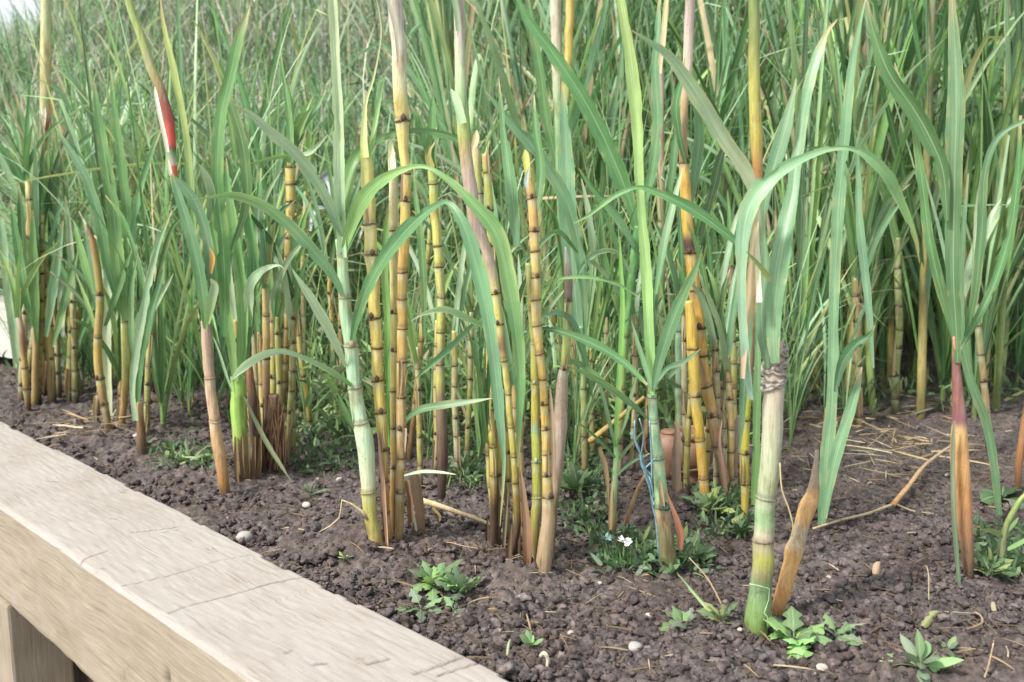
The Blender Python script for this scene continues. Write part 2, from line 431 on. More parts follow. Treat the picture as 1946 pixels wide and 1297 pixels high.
def cane(name, label, cat, pts, nodes_, cols, Y=None, dY=0.0, group=None, ring=None, mat=None, sides=14, buds=True, sink=True, ringh=.15, base=None):
    """a stalk traced base first; pts (px, py, width px), nodes_ = rows of the rings, cols = (py, colour)"""
    g = ground(pts[0][0], pts[0][1])
    Y = g[1] if Y is None else Y
    if pts[-1][1] <= -40:                     # the tall ones go on well above the frame
        pts = list(pts) + [(pts[-1][0] * 2 - pts[-2][0], pts[-1][1] - 160, pts[-1][2] * .85), (pts[-1][0] * 3 - pts[-2][0] * 2, pts[-1][1] - 320, pts[-1][2] * .4)]
    y0, y1 = pts[0][1], pts[-1][1]
    P = np.array([at(p[0], p[1], Y + dY * (y0 - p[1]) / max(1, (y0 - y1))) for p in pts])
    wm = np.array([p[2] * mpp(q) for p, q in zip(pts, P)])
    D = spline(np.hstack([P, wm[:, None], np.array([[p[1]] for p in pts])]), 8)
    # resample evenly and finely so that nodes get rings of vertices
    ln = np.concatenate([[0], np.cumsum(np.linalg.norm(np.diff(D[:, :3], axis=0), axis=1))])
    m = int(min(220, max(12, ln[-1] / .006)))
    ss = np.linspace(0, ln[-1], m)
    D = np.stack([np.interp(ss, ln, D[:, k]) for k in range(5)], -1)
    Q, r, py = D[:, :3].copy(), D[:, 3] / 2, D[:, 4]
    col = interp_cols(py, cols)
    infl = np.ones(m)
    for nd in nodes_:
        d = (py - nd) * mpp(Q[m // 2])
        infl += .07 * np.exp(-(d / .006) ** 2) - .03 * np.exp(-((d + .012) / .008) ** 2)
        wax = np.exp(-((d - .011) / .006) ** 2)[:, None] * .45
        col = col * (1 - wax) + C(206, 200, 170, .85) * wax
        dk = np.exp(-((d + .004) / .005) ** 2)[:, None] * .6
        col = col * (1 - dk) + C(88, 64, 44) * dk
    r = r * infl
    wob = (vnoise(ss * 30, np.full(m, pts[0][0] * .37), 5) - .5) * .0022
    Q[:, 0] += wob
    if sink and base is None:
        Q = np.vstack([Q[0] - np.array([0, 0, .05]), Q]); r = np.concatenate([[r[0] * 1.02], r]); col = np.vstack([col[0] * .8, col])
        py = np.concatenate([[py[0] + 20], py])
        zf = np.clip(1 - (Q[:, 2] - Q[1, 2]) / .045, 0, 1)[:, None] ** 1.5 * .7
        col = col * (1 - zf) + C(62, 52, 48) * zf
    e = thing(name, (P[0][0], P[0][1], max(P[0][2], 0.0)), label, cat, group) if base is None else base
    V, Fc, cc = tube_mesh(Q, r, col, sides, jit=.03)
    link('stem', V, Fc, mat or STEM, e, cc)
    rc = C(70, 50, 38) if ring is None else ring
    for nd in nodes_:
        k = int(np.argmin(np.abs(py - nd)))
        k = min(max(k, 1), len(Q) - 2)
        T = unit(Q[k + 1] - Q[k - 1])
        h = r[k] * 2 * ringh * (0.8 + .5 * rng.random())
        tl = (rng.random() - .5) * .35
        qs = [Q[k] + T * h * s for s in (-.6, -.2, .25, .6)]
        rr = np.array([1.01, 1.09, 1.07, 1.0]) * r[k]
        sides_r = 14
        Vr, Fr, Cr = tube_mesh(np.array(qs), rr, [rc * (.7 + .6 * rng.random()) for _ in range(4)], sides_r, jit=.06, cap=False)
        Vr[:, 2] += tl * (Vr[:, 0] - Q[k][0]) + (rng.random(len(Vr)) - .5) * h * .35
        mixr = np.clip(rng.random(len(Vr)) * 1.3 - .35, 0, 1)[:, None] * .75
        Cr = np.asarray(Cr) * (1 - mixr) + col[k] * .8 * mixr
        link('node_ring', Vr, Fr, DRY, e, Cr)
        if buds and rng.random() < .22:
            cx, cw = float(np.interp(-nd, [-p[1] for p in pts], [p[0] for p in pts])), float(np.interp(-nd, [-p[1] for p in pts], [p[2] for p in pts]))
            hh = 25 + 50 * rng.random(); ox = cw * (rng.random() - .5) * .7; sgn = 1 if rng.random() < .7 else -1
            cx2 = float(np.interp(-(nd - sgn * hh), [-p[1] for p in pts], [p[0] for p in pts]))
            tc = C(190, 166, 140) * (.6 + .5 * rng.random())
            leaf(e, [(cx + ox, nd, cw * .45), ((cx + cx2) / 2 + ox, nd - sgn * hh * .5, cw * .4), (cx2 + ox + rng.normal() * 4, nd - sgn * hh, cw * .08)], Q[k][1] - r[k] * 1.04, (0, -.004 - .012 * rng.random()), .15, .9, tc, tc * 1.15, 'dry_sheath', DRYLEAF, wave=.12)
        if buds and rng.random() < .55:
            c = Q[k] + T * h * .9 + np.array([(rng.random() - .5) * r[k] * .9, -r[k] * .9, 0])
            qb = np.array([c + T * r[k] * s for s in (-.35, 0, .35, .7)])
            Vb, Fb, Cb = tube_mesh(qb, np.array([.25, .42, .34, .06]) * r[k], [rc * 1.25] * 4, 8)
            link('bud', Vb, Fb, DRY, e, Cb)
    return e, Y

# ------------------------------------------------------------------ the bed, its beam, the paths
ZB = .032
n0, n1 = ground(0, 960, ZB), ground(490, 1297, ZB)
f0, f1 = ground(0, 795, ZB), ground(990, 1297, ZB)
bd = unit((n0 - n1)[:2] / np.linalg.norm((n0 - n1)[:2]) + (f0 - f1)[:2] / np.linalg.norm((f0 - f1)[:2]))
ba = np.array([bd[1], -bd[0]])
if ba[1] < 0: ba = -ba
O = (f0[:2] + f1[:2]) / 2
BW = float(np.dot(O - (n0[:2] + n1[:2]) / 2, ba))
def bed(s, t):
    return O[0] + s * bd[0] + t * ba[0], O[1] + s * bd[1] + t * ba[1]
def to_bed(x, y):
    return (x - O[0]) * bd[0] + (y - O[1]) * bd[1], (x - O[0]) * ba[0] + (y - O[1]) * ba[1]

for (px, py, r_, h_) in ((728, 1062, .12, .03), (990, 1090, .14, .025), (1262, 1090, .12, .03), (1445, 1200, .08, .012),
                         (1345, 960, .2, .03), (470, 900, .12, .03), (240, 830, .15, .02), (700, 1000, .2, .02), (1838, 1100, .1, .02)):
    g = ground(px, py); MOUNDS.append((g[0], g[1], r_, h_))

def grow(a, b, fine0, fine1, step, ratio=1.06, big=.12):
    xs = list(np.arange(fine0, fine1, step))
    d, x = step, fine1
    while x < b:
        xs.append(x); d = min(d * ratio, big); x += d
    d, x = step, fine0 - step
    while x > a:
        xs.insert(0, x); d = min(d * ratio, big); x -= d
    return np.array(xs)
def clods(x, y):
    z = np.zeros_like(x)
    wx, wy = x + (vnoise(x * 40, y * 40, 8) - .5) * .02, y + (vnoise(x * 40, y * 40, 9) - .5) * .02
    for sc, amp, sd_ in ((20, .017, 21), (46, .013, 22), (105, .008, 23)):
        d, c = worley(wx * sc, wy * sc, sd_)
        z += amp * np.clip(.75 - d, 0, 1) * (.15 + 1.5 * c * c)
    return z - .008
ss = grow(-5.5, 9, -1.5, 1.9, .0062)
tt = grow(-.04, 7.0, -.04, 1.5, .0062)
SS, TT = np.meshgrid(ss, tt)
X, Y_ = bed(SS, TT)
edge = np.clip((TT - .02) / .10, 0, 1)
Z = (gz(X, Y_) + clods(X, Y_)) * (.55 + .45 * edge) - .012 * (1 - edge)
nn_ = len(ss)
i = np.arange(len(tt) - 1)[:, None] * nn_; j = np.arange(nn_ - 1)[None, :]
Fq = np.stack([i + j, i + j + 1, i + nn_ + j + 1, i + nn_ + j], -1).reshape(-1, 4)
lo = vnoise(X * 2.3, Y_ * 2.3, 31)
sc_ = np.clip(worley(X * 38, Y_ * 38, 22)[1], 0, 1)
tint = np.stack([.72 + .5 * sc_ + .12 * lo, .72 + .48 * sc_ + .08 * lo, .72 + .48 * sc_], -1).reshape(-1, 3)
link('soil', np.stack([X, Y_, Z], -1).reshape(-1, 3), Fq, SOIL, None, tint, kind='structure')

def sheet(name, pts, z, mat):
    v = [(p[0], p[1], z) for p in pts]
    return link(name, v, [tuple(range(len(v)))], mat, None, [(1, 1, 1)] * len(v), [(p[0], p[1]) for p in pts], smooth=False, kind='structure')
FIELD = plain('field_earth', C(92, 88, 66), .95, .4, 3)
sheet('ground', [bed(-200, .1), bed(300, .1), bed(300, 400), bed(-200, 400)], -.05, FIELD)
PAVE = plain('pale_paving', C(176, 172, 166), .85, .12, 8)
sheet('path', [bed(-60, -60), bed(60, -60), bed(60, -.14), bed(-60, -.14)], -.80, PAVE)
sheet('side_path', [(-2.06, 4.05), (-3.34, 6.6), (-5.4, 10.5), (-14, 10.5), (-14, 2.0), bed(3.4, .12)], .045, PAVE)

# the beam along the bed: one heavy weathered timber on posts
BH = .255
beam = thing('garden_beam', (*bed(0, -BW / 2), ZB - BH), 'thick weathered pale timber beam edging the soil bed', 'beam')
bs = np.arange(-1.6, 3.4, .0042); bt = np.linspace(-BW, 0, 76)
BS, BT = np.meshgrid(bs, bt)
wob_far = (vnoise(BS * 2.2, BS * 0, 41) - .5) * .016 + (vnoise(BS * 9, BS * 0, 42) - .5) * .003 + np.where(vnoise(BS * 26, BS * 0, 43) > .74, -.006, 0)
wob_near = (vnoise(BS * 1.6, BS * 0, 44) - .5) * .010 + (vnoise(BS * 8, BS * 0, 45) - .5) * .002
fr = (BT + BW) / BW
BT2 = BT + wob_far * fr + wob_near * (1 - fr)
BZ = ZB + (vnoise(BS * 2, BT * 5, 46) - .5) * .006 + (vnoise(BS * 30, BT * 160, 47) - .5) * .0016
d_edge = np.minimum(BT + BW, -BT)
BZ -= .009 * np.clip(1 - d_edge / .009, 0, 1) ** 2
def px_st(px, py):
    g = ground(px, py, ZB); return to_bed(g[0], g[1])
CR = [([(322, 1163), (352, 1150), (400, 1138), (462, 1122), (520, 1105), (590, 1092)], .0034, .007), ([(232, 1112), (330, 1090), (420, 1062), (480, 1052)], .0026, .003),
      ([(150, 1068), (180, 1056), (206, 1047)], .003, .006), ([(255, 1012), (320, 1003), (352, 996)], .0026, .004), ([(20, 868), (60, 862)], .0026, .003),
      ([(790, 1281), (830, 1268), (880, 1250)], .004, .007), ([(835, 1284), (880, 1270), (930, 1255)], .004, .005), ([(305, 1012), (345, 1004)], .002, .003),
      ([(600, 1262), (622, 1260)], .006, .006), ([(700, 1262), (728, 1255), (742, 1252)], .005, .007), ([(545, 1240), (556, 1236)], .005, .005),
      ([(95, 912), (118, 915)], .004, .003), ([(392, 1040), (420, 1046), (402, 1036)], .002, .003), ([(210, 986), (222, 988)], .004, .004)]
crack_shade = np.zeros_like(BZ)                      # shadow of the cracks, painted into the top face's colour
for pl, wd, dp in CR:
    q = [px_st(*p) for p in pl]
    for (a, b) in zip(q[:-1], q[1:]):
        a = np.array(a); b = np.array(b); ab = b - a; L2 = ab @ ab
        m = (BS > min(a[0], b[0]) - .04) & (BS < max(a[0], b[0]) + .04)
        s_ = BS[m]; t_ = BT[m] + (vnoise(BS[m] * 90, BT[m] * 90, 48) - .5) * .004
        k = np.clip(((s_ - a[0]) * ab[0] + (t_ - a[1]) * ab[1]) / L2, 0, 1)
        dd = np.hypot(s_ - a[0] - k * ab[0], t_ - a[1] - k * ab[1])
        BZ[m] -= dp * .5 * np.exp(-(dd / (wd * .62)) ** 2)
        crack_shade[m] = np.maximum(crack_shade[m], np.exp(-(dd / (wd * .62)) ** 2) * min(1, dp / .005) * (.5 + .7 * vnoise(BS[m] * 25, BT[m] * 25, 49)))
bx, by = bed(BS, BT2)
def gridfaces(r, c):
    i = np.arange(r - 1)[:, None] * c; j = np.arange(c - 1)[None, :]
    return np.stack([i + j, i + j + 1, i + c + j + 1, i + c + j], -1).reshape(-1, 4)
link('top_face', np.stack([bx, by, BZ], -1).reshape(-1, 3), gridfaces(len(bt), len(bs)), WOODTOP, beam, 1 - np.clip(crack_shade, 0, 1).reshape(-1, 1) * np.array([[.72, .76, .8]]), np.stack([BS, BT], -1).reshape(-1, 2))
bh = np.linspace(0, 1, 50)
for nm, tb, w_, zz0, sg in (('front_face', -BW, wob_near[0], BZ[0], -1), ('back_face', 0, wob_far[-1], BZ[-1], 1)):
    HS, HH = np.meshgrid(bs, bh)
    zt = zz0[None, :] * (1 - HH) + (ZB - BH + (vnoise(HS * 2.1, HS * 0, 51) - .5) * .02) * HH
    push = (vnoise(HS * 5, HH * 2, 52) - .5) * .008 + (vnoise(HS * 24, HH * 9, 53) - .5) * .003 - .012 * np.clip(HH - .93, 0, 1) / .07 * .8
    push = push * np.clip(HH * 8, 0, 1)
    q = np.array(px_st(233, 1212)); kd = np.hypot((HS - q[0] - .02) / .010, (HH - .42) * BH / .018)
    if sg < 0: push -= .008 * np.exp(-kd ** 2)
    tt_ = tb + w_[None, :] + sg * push
    x_, y_ = bed(HS, tt_)
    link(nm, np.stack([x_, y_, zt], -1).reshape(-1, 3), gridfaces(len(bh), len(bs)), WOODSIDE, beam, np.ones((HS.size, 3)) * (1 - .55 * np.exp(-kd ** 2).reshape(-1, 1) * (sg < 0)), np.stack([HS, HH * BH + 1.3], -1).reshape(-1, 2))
def boxmesh(s0, s1, t0, t1, z0, z1):
    v = []
    for z in (z0, z1):
        for (s, t) in ((s0, t0), (s1, t0), (s1, t1), (s0, t1)):
            v.append((*bed(s, t), z))
    f = [(0, 3, 2, 1), (4, 5, 6, 7), (0, 1, 5, 4), (1, 2, 6, 5), (2, 3, 7, 6), (3, 0, 4, 7)]
    return v, f
def box(name, dims, mat, parent=None, bevel=.006, **kw):
    v, f = boxmesh(*dims)
    uv = [((to_bed(p[0], p[1])[0]) * .3 + p[2], to_bed(p[0], p[1])[1] + to_bed(p[0], p[1])[0]) for p in v]
    o = link(name, v, f, mat, parent, [(1, 1, 1)] * 8, uv, smooth=False, **kw)
    b = o.modifiers.new('bevel', 'BEVEL'); b.width = bevel; b.segments = 2
    return o
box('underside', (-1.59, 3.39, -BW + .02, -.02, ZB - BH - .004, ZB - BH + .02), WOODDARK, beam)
# post under the beam at the lower left, dark retaining boards behind
q0 = at(31, 1230, 2.02); s_post, _ = to_bed(q0[0], q0[1])
def post_s(px, py):                       # s of the beam's front plane under a pixel
    d = ray(px, py); o2 = bed(0, -BW); k = np.dot(np.array(o2) - CAMP[:2], ba) / np.dot(d[:2], ba)
    p = CAMP + d * k; return to_bed(p[0], p[1])[0]
sp_ = post_s(16, 1240)
post = box('support_post', (sp_, sp_ + .16, -BW + .004, -BW + .15, -.81, ZB - BH - .006), WOODSIDE, None, .008,
           label='pale squared timber post holding up the thick beam', cat='post', origin=(*bed(sp_ + .08, -BW + .08), -.80))
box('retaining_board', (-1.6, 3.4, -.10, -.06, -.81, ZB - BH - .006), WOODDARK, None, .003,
    label='dark brown board in the gap under the pale beam', cat='board', origin=(*bed(0, -.08), -.80))

# ------------------------------------------------------------------ the canes one can tell apart
CG = 'canes in the planted bed'
# A: pale waxy green cane
eA, YA = cane('sugar_cane', 'thick pale waxy green cane in the clump beside the beam, fan of arching leaves', 'sugar cane',
    [(723, 1068, 27), (706, 988, 26), (701, 936, 28), (698, 882, 31), (692, 830, 34), (685, 803, 30), (674, 738, 26), (667, 657, 26), (658, 606, 24), (656, 567, 23), (652, 520, 21), (650, 485, 21), (648, 455, 20)],
    [485, 567, 657, 738, 803, 936],
    [(440, C(168, 200, 150)), (560, C(158, 196, 160)), (700, C(160, 200, 168)), (850, C(186, 214, 184)), (925, C(190, 200, 165)), (940, C(172, 176, 96)), (1000, C(164, 158, 84)), (1040, C(150, 116, 64)), (1070, C(120, 84, 50))],
    group=CG, ring=C(140, 116, 92), ringh=.12, sides=18, mat=WAXY)
leaf(eA, [(652, 490, 20), (649, 430, 24), (646, 350, 26), (645, 265, 28), (642, 180, 24), (638, 100, 23), (633, 0, 23), (626, -90, 18)], YA, (-.012, .02), .15, .9, GP * .8, C(176, 186, 150) * .9, 'leaf_sheath')
leaf(eA, [(668, 655, 10), (680, 600, 20), (700, 545, 28), (738, 480, 34), (785, 425, 32), (828, 392, 16), (850, 386, 12), (872, 412, 24), (893, 460, 34), (914, 540, 36), (931, 630, 31), (942, 720, 28), (950, 800, 22), (957, 890, 9), (950, 1000, 2)], YA, (-.01, -.08, -.15, -.2, -.22), .25, .3, G * .85, GB)
leaf(eA, [(655, 475, 16), (672, 420, 32), (695, 375, 38), (730, 342, 26), (775, 320, 12), (815, 320, 10), (860, 350, 18), (900, 390, 30), (945, 450, 38), (968, 550, 37), (982, 640, 31), (988, 720, 25), (986, 800, 16), (984, 888, 3)], YA, (-.01, -.08, -.14, -.17, -.19), .3, .35, GL * .8, G)
leaf(eA, [(650, 420, 20), (658, 360, 34), (678, 300, 30), (725, 264, 16), (785, 249, 12), (845, 257, 16), (890, 274, 10), (925, 266, 2)], YA, (-.01, .06, .1), .3, .3, GL * .85, G * .8)
leaf(eA, [(648, 450, 18), (632, 400, 24), (598, 335, 28), (562, 290, 27), (520, 255, 26), (478, 218, 16), (440, 198, 2)], YA, (-.01, -.06, -.12), .3, .4, GB, GP * .9)
leaf(eA, [(652, 562, 10), (632, 522, 22), (590, 470, 29), (540, 418, 29), (490, 385, 23), (440, 371, 17), (395, 376, 6), (365, 380, 1)], YA, (-.01, -.1, -.2), .3, .35, GB * .95, GL * .75)
leaf(eA, [(658, 697, 8), (625, 622, 26), (590, 562, 20), (562, 522, 7), (555, 510, 1)], YA, (-.01, -.1), .3, .6, GP * .8, GP)
leaf(eA, [(671, 735, 8), (640, 712, 15), (590, 685, 13), (540, 668, 12), (500, 674, 20), (462, 698, 20), (438, 724, 2)], YA, (-.01, -.08, -.15), .3, .3, G * .9, GP * 1.05)
leaf(eA, [(672, 815, 5), (656, 782, 16), (642, 748, 2)], YA, (-.01, -.03), .2, .5, G)
link('dry_leaf_base', *tube_mesh(np.array([at(x, y, YA - .012) for x, y in ((697, 985), (688, 972), (668, 958), (650, 951), (648, 970), (645, 985), (628, 1000), (606, 1012))]), np.array([.005, .003, .0022, .0022, .0022, .002, .0018, .001]), [TAN * .9] * 8, 6)[:2], DRY, eA, [TAN * .9] * 50)
# B, C: the two yellow canes behind it
eB, YB = cane('sugar_cane', 'straight clean yellow cane with dark rings just right of the pale waxy green one', 'sugar cane',
    [(740, 1058, 17), (733, 976, 17), (730, 913, 18), (729, 857, 18), (727, 820, 20), (723, 784, 22), (719, 723, 22), (716, 664, 22), (713, 606, 23), (709, 534, 23), (705, 483, 24), (703, 425, 24), (698, 340, 25), (694, 290, 22)],
    [976, 913, 857, 784, 723, 664, 606, 483, 425], [(280, C(206, 190, 110)), (420, C(220, 196, 120)), (600, C(216, 182, 92)), (800, YEL), (900, C(186, 132, 56)), (975, C(176, 110, 58)), (1060, C(140, 92, 60))], group=CG)
leaf(eB, [(694, 300, 22), (692, 250, 15), (696, 195, 8), (712, 140, 5), (724, 60, 4), (712, -20, 2)], YB, (-.02, 0), .2, .6, C(196, 206, 128), C(150, 150, 140), 'leaf_sheath')
leaf(eB, [(700, 300, 10), (712, 250, 12), (722, 190, 8), (735, 130, 1)], YB, (-.02, .05), .4, .4, GL)
leaf(eB, [(737, 1050, 7), (733, 980, 9), (727, 900, 10), (722, 850, 6), (719, 820, 2)], YB, (-.03, -.015), .3, 1, C(190, 160, 130), C(200, 165, 150), 'dry_sheath', DRYLEAF)
eC, YC = cane('sugar_cane', 'tall orange-yellow cane with dark rough nodes and a grey beige sheath high up', 'sugar cane',
    [(757, 1053, 16), (760, 934, 17), (762, 872, 17), (763, 814, 20), (763, 752, 19), (763, 685, 20), (765, 622, 19), (764, 569, 19), (766, 500, 20), (769, 430, 20), (771, 380, 19), (771, 330, 18), (768, 290, 18), (764, 229, 27), (760, 170, 27), (758, 100, 28), (751, 20, 29), (747, -60, 30)],
    [934, 872, 814, 752, 685, 622, 569, 516, 380, 330, 229], [(-60, C(176, 162, 150)), (60, C(196, 180, 164)), (150, C(214, 200, 166)), (200, C(206, 182, 108)), (280, C(222, 190, 112)), (400, C(212, 172, 86)), (560, YO), (700, C(206, 160, 88)), (800, C(190, 148, 100)), (900, C(172, 136, 84)), (1060, C(140, 106, 70))], group=CG)
leaf(eC, [(757, 120, 5), (752, 60, 9), (738, 0, 10), (728, -50, 4)], YC, (-.03, -.03), .2, .3, C(150, 144, 140), C(170, 164, 160), 'dry_leaf', DRYLEAF)
eC2, YC2 = cane('sugar_cane', 'slim pale yellow cane half hidden behind the orange-yellow one', 'sugar cane',
    [(744, 1048, 12), (747, 940, 13), (749, 850, 14), (749, 700, 15), (749, 590, 15), (748, 480, 16), (748, 380, 17), (747, 320, 18), (745, 290, 15)],
    [890, 815, 745, 665, 594, 440], [(280, C(214, 206, 178)), (400, C(206, 186, 140)), (600, C(212, 190, 108)), (800, C(200, 168, 84)), (900, C(176, 130, 70)), (1050, C(120, 84, 56))], group=CG, dY=.03)
leaf(eC2, [(747, 325, 18), (744, 290, 16), (742, 262, 2)], YC2, (-.03, 0), .1, .7, C(216, 210, 180), C(200, 200, 160), 'leaf_sheath')
# cut dry sheath and flat fragments standing in that clump
e = thing('dry_stub', ground(806, 1035), 'dead brown leaf sheath standing cut off right of the yellow canes', 'dry stub')
Yd = ground(806, 1035)[1]
leaf(e, [(806, 1036, 12), (801, 990, 20), (795, 940, 25), (790, 902, 22)], Yd, (0, -.01), .2, .9, C(140, 106, 84), C(166, 140, 120), 'stalk', DRYLEAF)
leaf(e, [(786, 1045, 14), (784, 1000, 17), (779, 950, 18), (774, 912, 12)], Yd, (.03, .02), .2, .9, C(120, 86, 66), C(142, 112, 92), 'stalk', DRYLEAF)
leaf(e, [(792, 1030, 5), (790, 1000, 6), (786, 975, 4), (787, 960, 2)], Yd, (-.01, -.02), .2, .4, C(176, 170, 160), C(190, 186, 180), 'torn_strip', DRYLEAF)
# pale fallen stalk from there
e = thing('fallen_stalk', ground(880, 985), 'pale tan fallen stalk lying between the two middle clumps', 'stalk')
Yf = ground(900, 1030)[1]
link('stalk', *tube_mesh(spline(np.array([at(*p, Yf + .08) for p in ((800, 952), (828, 960), (870, 974), (915, 990), (962, 1012), (975, 1014))]), 4), np.linspace(.0078, .0024, 21), [C(214, 190, 150) * (1 - .25 * k / 20) for k in range(21)], 8)[:2], DRY, e, np.vstack([np.repeat([C(214, 190, 150) * (1 - .25 * k / 20) for k in range(21)], 8, 0), [TAN, TAN]]))
leaf(e, [(822, 965, 6), (835, 985, 7), (815, 1015, 5), (800, 1035, 2)], Yf + .07, (0, 0), .3, .3, C(176, 146, 100), TAN, 'dry_leaf', DRYLEAF)

# D: thin canes further back
def thin(label, pts, n_, cols, Y=None, dY=0, **kw):
    e, Yt = cane('sugar_cane', label, 'sugar cane', pts, n_, cols, Y=Y, dY=dY, group=CG, sides=10, buds=False, **kw)
    if 'snapped' not in label and 'stump' not in label and 'stub' not in label:
        (tx, ty, w), lc = pts[-1], (G, GB, GL * .9)[int(rng.integers(3))]
        for k in range(3):
            a = rng.normal() * (8 if k == 0 else 45); hh = (150 if k == 0 else 110) * (.7 + .6 * rng.random()); ww = max(w, 9)
            leaf(e, [(tx, ty + 14, ww * 1.2), (tx + a * .2, ty - hh * .35, ww * 1.25), (tx + a * .6, ty - hh * .75, ww * .9), (tx + a, ty - hh, 2)], Yt, (-.012 + .012 * k, .05 * rng.normal()), .2, .6, lc * .9, lc, 'leaf_sheath' if k == 0 else 'leaf')
    return e, Yt
YD = [(300, C(206, 176, 84)), (480, C(188, 154, 84)), (650, C(170, 134, 72)), (760, C(130, 96, 58)), (850, C(96, 70, 50))]
eD1, YD1 = thin('slim yellow cane with close-set dark rings behind the long left-arching leaf',
     [(533, 850, 14), (537, 760, 14), (541, 700, 14), (545, 600, 14), (548, 500, 16), (552, 400, 18), (551, 305, 20)], [318, 350, 385, 418, 452, 487, 525, 558, 592, 625, 660, 690, 725, 765], YD)
leaf(eD1, [(551, 310, 20), (553, 270, 18), (548, 200, 14), (538, 140, 8), (533, 100, 2)], YD1, (-.02, .05), .2, .6, G * .9, G)
leaf(eD1, [(556, 300, 10), (575, 250, 16), (602, 205, 12), (620, 170, 2)], YD1, (-.02, .1), .4, .4, G)
leaf(eD1, [(556, 300, 8), (590, 290, 12), (618, 262, 5), (622, 258, 1)], YD1, (-.02, -.1), .4, .4, GP * .9)
leaf(eD1, [(548, 296, 8), (520, 300, 10), (480, 310, 4), (468, 312, 1)], YD1, (-.02, -.1), .4, .4, GL)
thin('thinnest far cane with dark joints left of the pale waxy green one', [(566, 786, 9), (572, 760, 9), (580, 690, 10), (577, 590, 9), (575, 500, 9), (579, 420, 10), (583, 350, 10)], [378, 416, 448, 520, 560, 600, 650, 690], [(350, C(196, 190, 130)), (480, C(180, 160, 96)), (600, C(150, 120, 90)), (760, C(120, 100, 60))], Y=3.3)
thin('thin leaning yellow cane with close dark rings right of the orange-yellow one', [(777, 875, 11), (778, 860, 11), (786, 800, 11), (791, 740, 11), (797, 680, 11), (803, 610, 11), (809, 540, 10), (815, 470, 10), (820, 400, 9)], [430, 465, 500, 520, 545, 575, 613, 648, 682, 718, 765], [(400, C(150, 160, 80)), (520, C(196, 172, 90)), (640, C(204, 160, 72)), (800, C(150, 110, 70))], Y=2.72)
eD4, YD4 = thin('greenish yellow cane with a dark brown lower half between the two middle clumps', [(838, 950, 15), (841, 900, 19), (841, 860, 21), (839, 800, 20), (836, 740, 17), (836, 700, 16), (838, 640, 16), (838, 570, 17), (833, 480, 18), (826, 400, 17), (821, 310, 19)], [350, 470, 505, 565, 630, 692], [(300, C(176, 182, 90)), (420, C(204, 188, 88)), (560, C(190, 180, 96)), (640, C(190, 178, 86)), (675, C(150, 122, 104)), (720, C(196, 178, 92)), (755, C(140, 110, 88)), (800, C(128, 98, 82)), (880, C(96, 70, 62)), (950, C(70, 52, 46))])
leaf(eD4, [(820, 320, 18), (815, 290, 14), (828, 262, 8), (835, 235, 2)], YD4, (-.02, 0), .2, .6, OLV * .9, G)
leaf(eD4, [(866, 740, 4), (876, 765, 7), (887, 797, 5), (891, 806, 2)], YD4 + .2, (0, 0), .2, .3, TAN, TAN, 'dry_leaf', DRYLEAF)

# E: the middle clump
eE1, YE1 = cane('sugar_cane', 'tallest yellow cane with dark rings in the middle clump, tan stump sheath at its foot', 'sugar cane',
    [(1031, 1108, 30), (1035, 1050, 30), (1042, 990, 26), (1041, 945, 22), (1039, 902, 18), (1039, 862, 17), (1037, 813, 17), (1034, 771, 15), (1031, 723, 15), (1025, 673, 16), (1021, 620, 18), (1019, 572, 19), (1017, 479, 18), (1012, 400, 18), (1007, 350, 17), (1004, 320, 15)],
    [375, 440, 479, 525, 572, 620, 673, 723, 771, 815, 862, 902, 945], [(300, C(206, 190, 70)), (360, C(196, 150, 84)), (440, C(204, 156, 86)), (500, C(200, 168, 92)), (640, C(208, 166, 92)), (760, C(208, 158, 62)), (880, C(200, 160, 64)), (940, C(180, 140, 72)), (980, C(176, 140, 108)), (1108, C(164, 134, 108))], group=CG)
leaf(eE1, [(1004, 340, 14), (1000, 300, 16), (998, 285, 3)], YE1, (-.02, 0), .1, .6, C(200, 190, 60), C(196, 200, 90), 'leaf_sheath')
leaf(eE1, [(1003, 360, 4), (1000, 345, 12), (1006, 318, 4)], YE1 - .02, (0, 0), .1, .3, C(160, 175, 185))
leaf(eE1, [(1012, 420, 14), (1024, 370, 24), (1028, 310, 22), (1018, 240, 14), (1015, 180, 2)], YE1, (.03, .1), .2, .5, GD, G)
eE2, YE2 = cane('sugar_cane', 'green-yellow cane with a blue-grey ring, left of the tallest one in the middle clump', 'sugar cane',
    [(1012, 1085, 20), (1016, 1000, 19), (1020, 945, 18), (1020, 882, 18), (1019, 843, 18), (1017, 810, 17), (1017, 740, 15), (1014, 650, 14), (1008, 560, 13), (1004, 500, 12)],
    [880, 945, 730, 650, 590], [(500, C(150, 150, 90)), (640, C(172, 168, 92)), (730, C(176, 156, 60)), (800, C(172, 148, 56)), (812, C(140, 160, 130)), (830, C(168, 166, 70)), (940, C(170, 160, 64)), (990, C(150, 130, 66)), (1085, C(110, 76, 56))], group=CG, dY=.03, ring=C(140, 150, 120))
leaf(eE2, [(1004, 1075, 16), (1003, 1030, 22), (1001, 985, 18), (995, 930, 12), (990, 895, 3)], YE2, (-.05, -.04), .2, .8, C(132, 94, 72), C(176, 138, 120), 'dry_sheath', DRYLEAF)
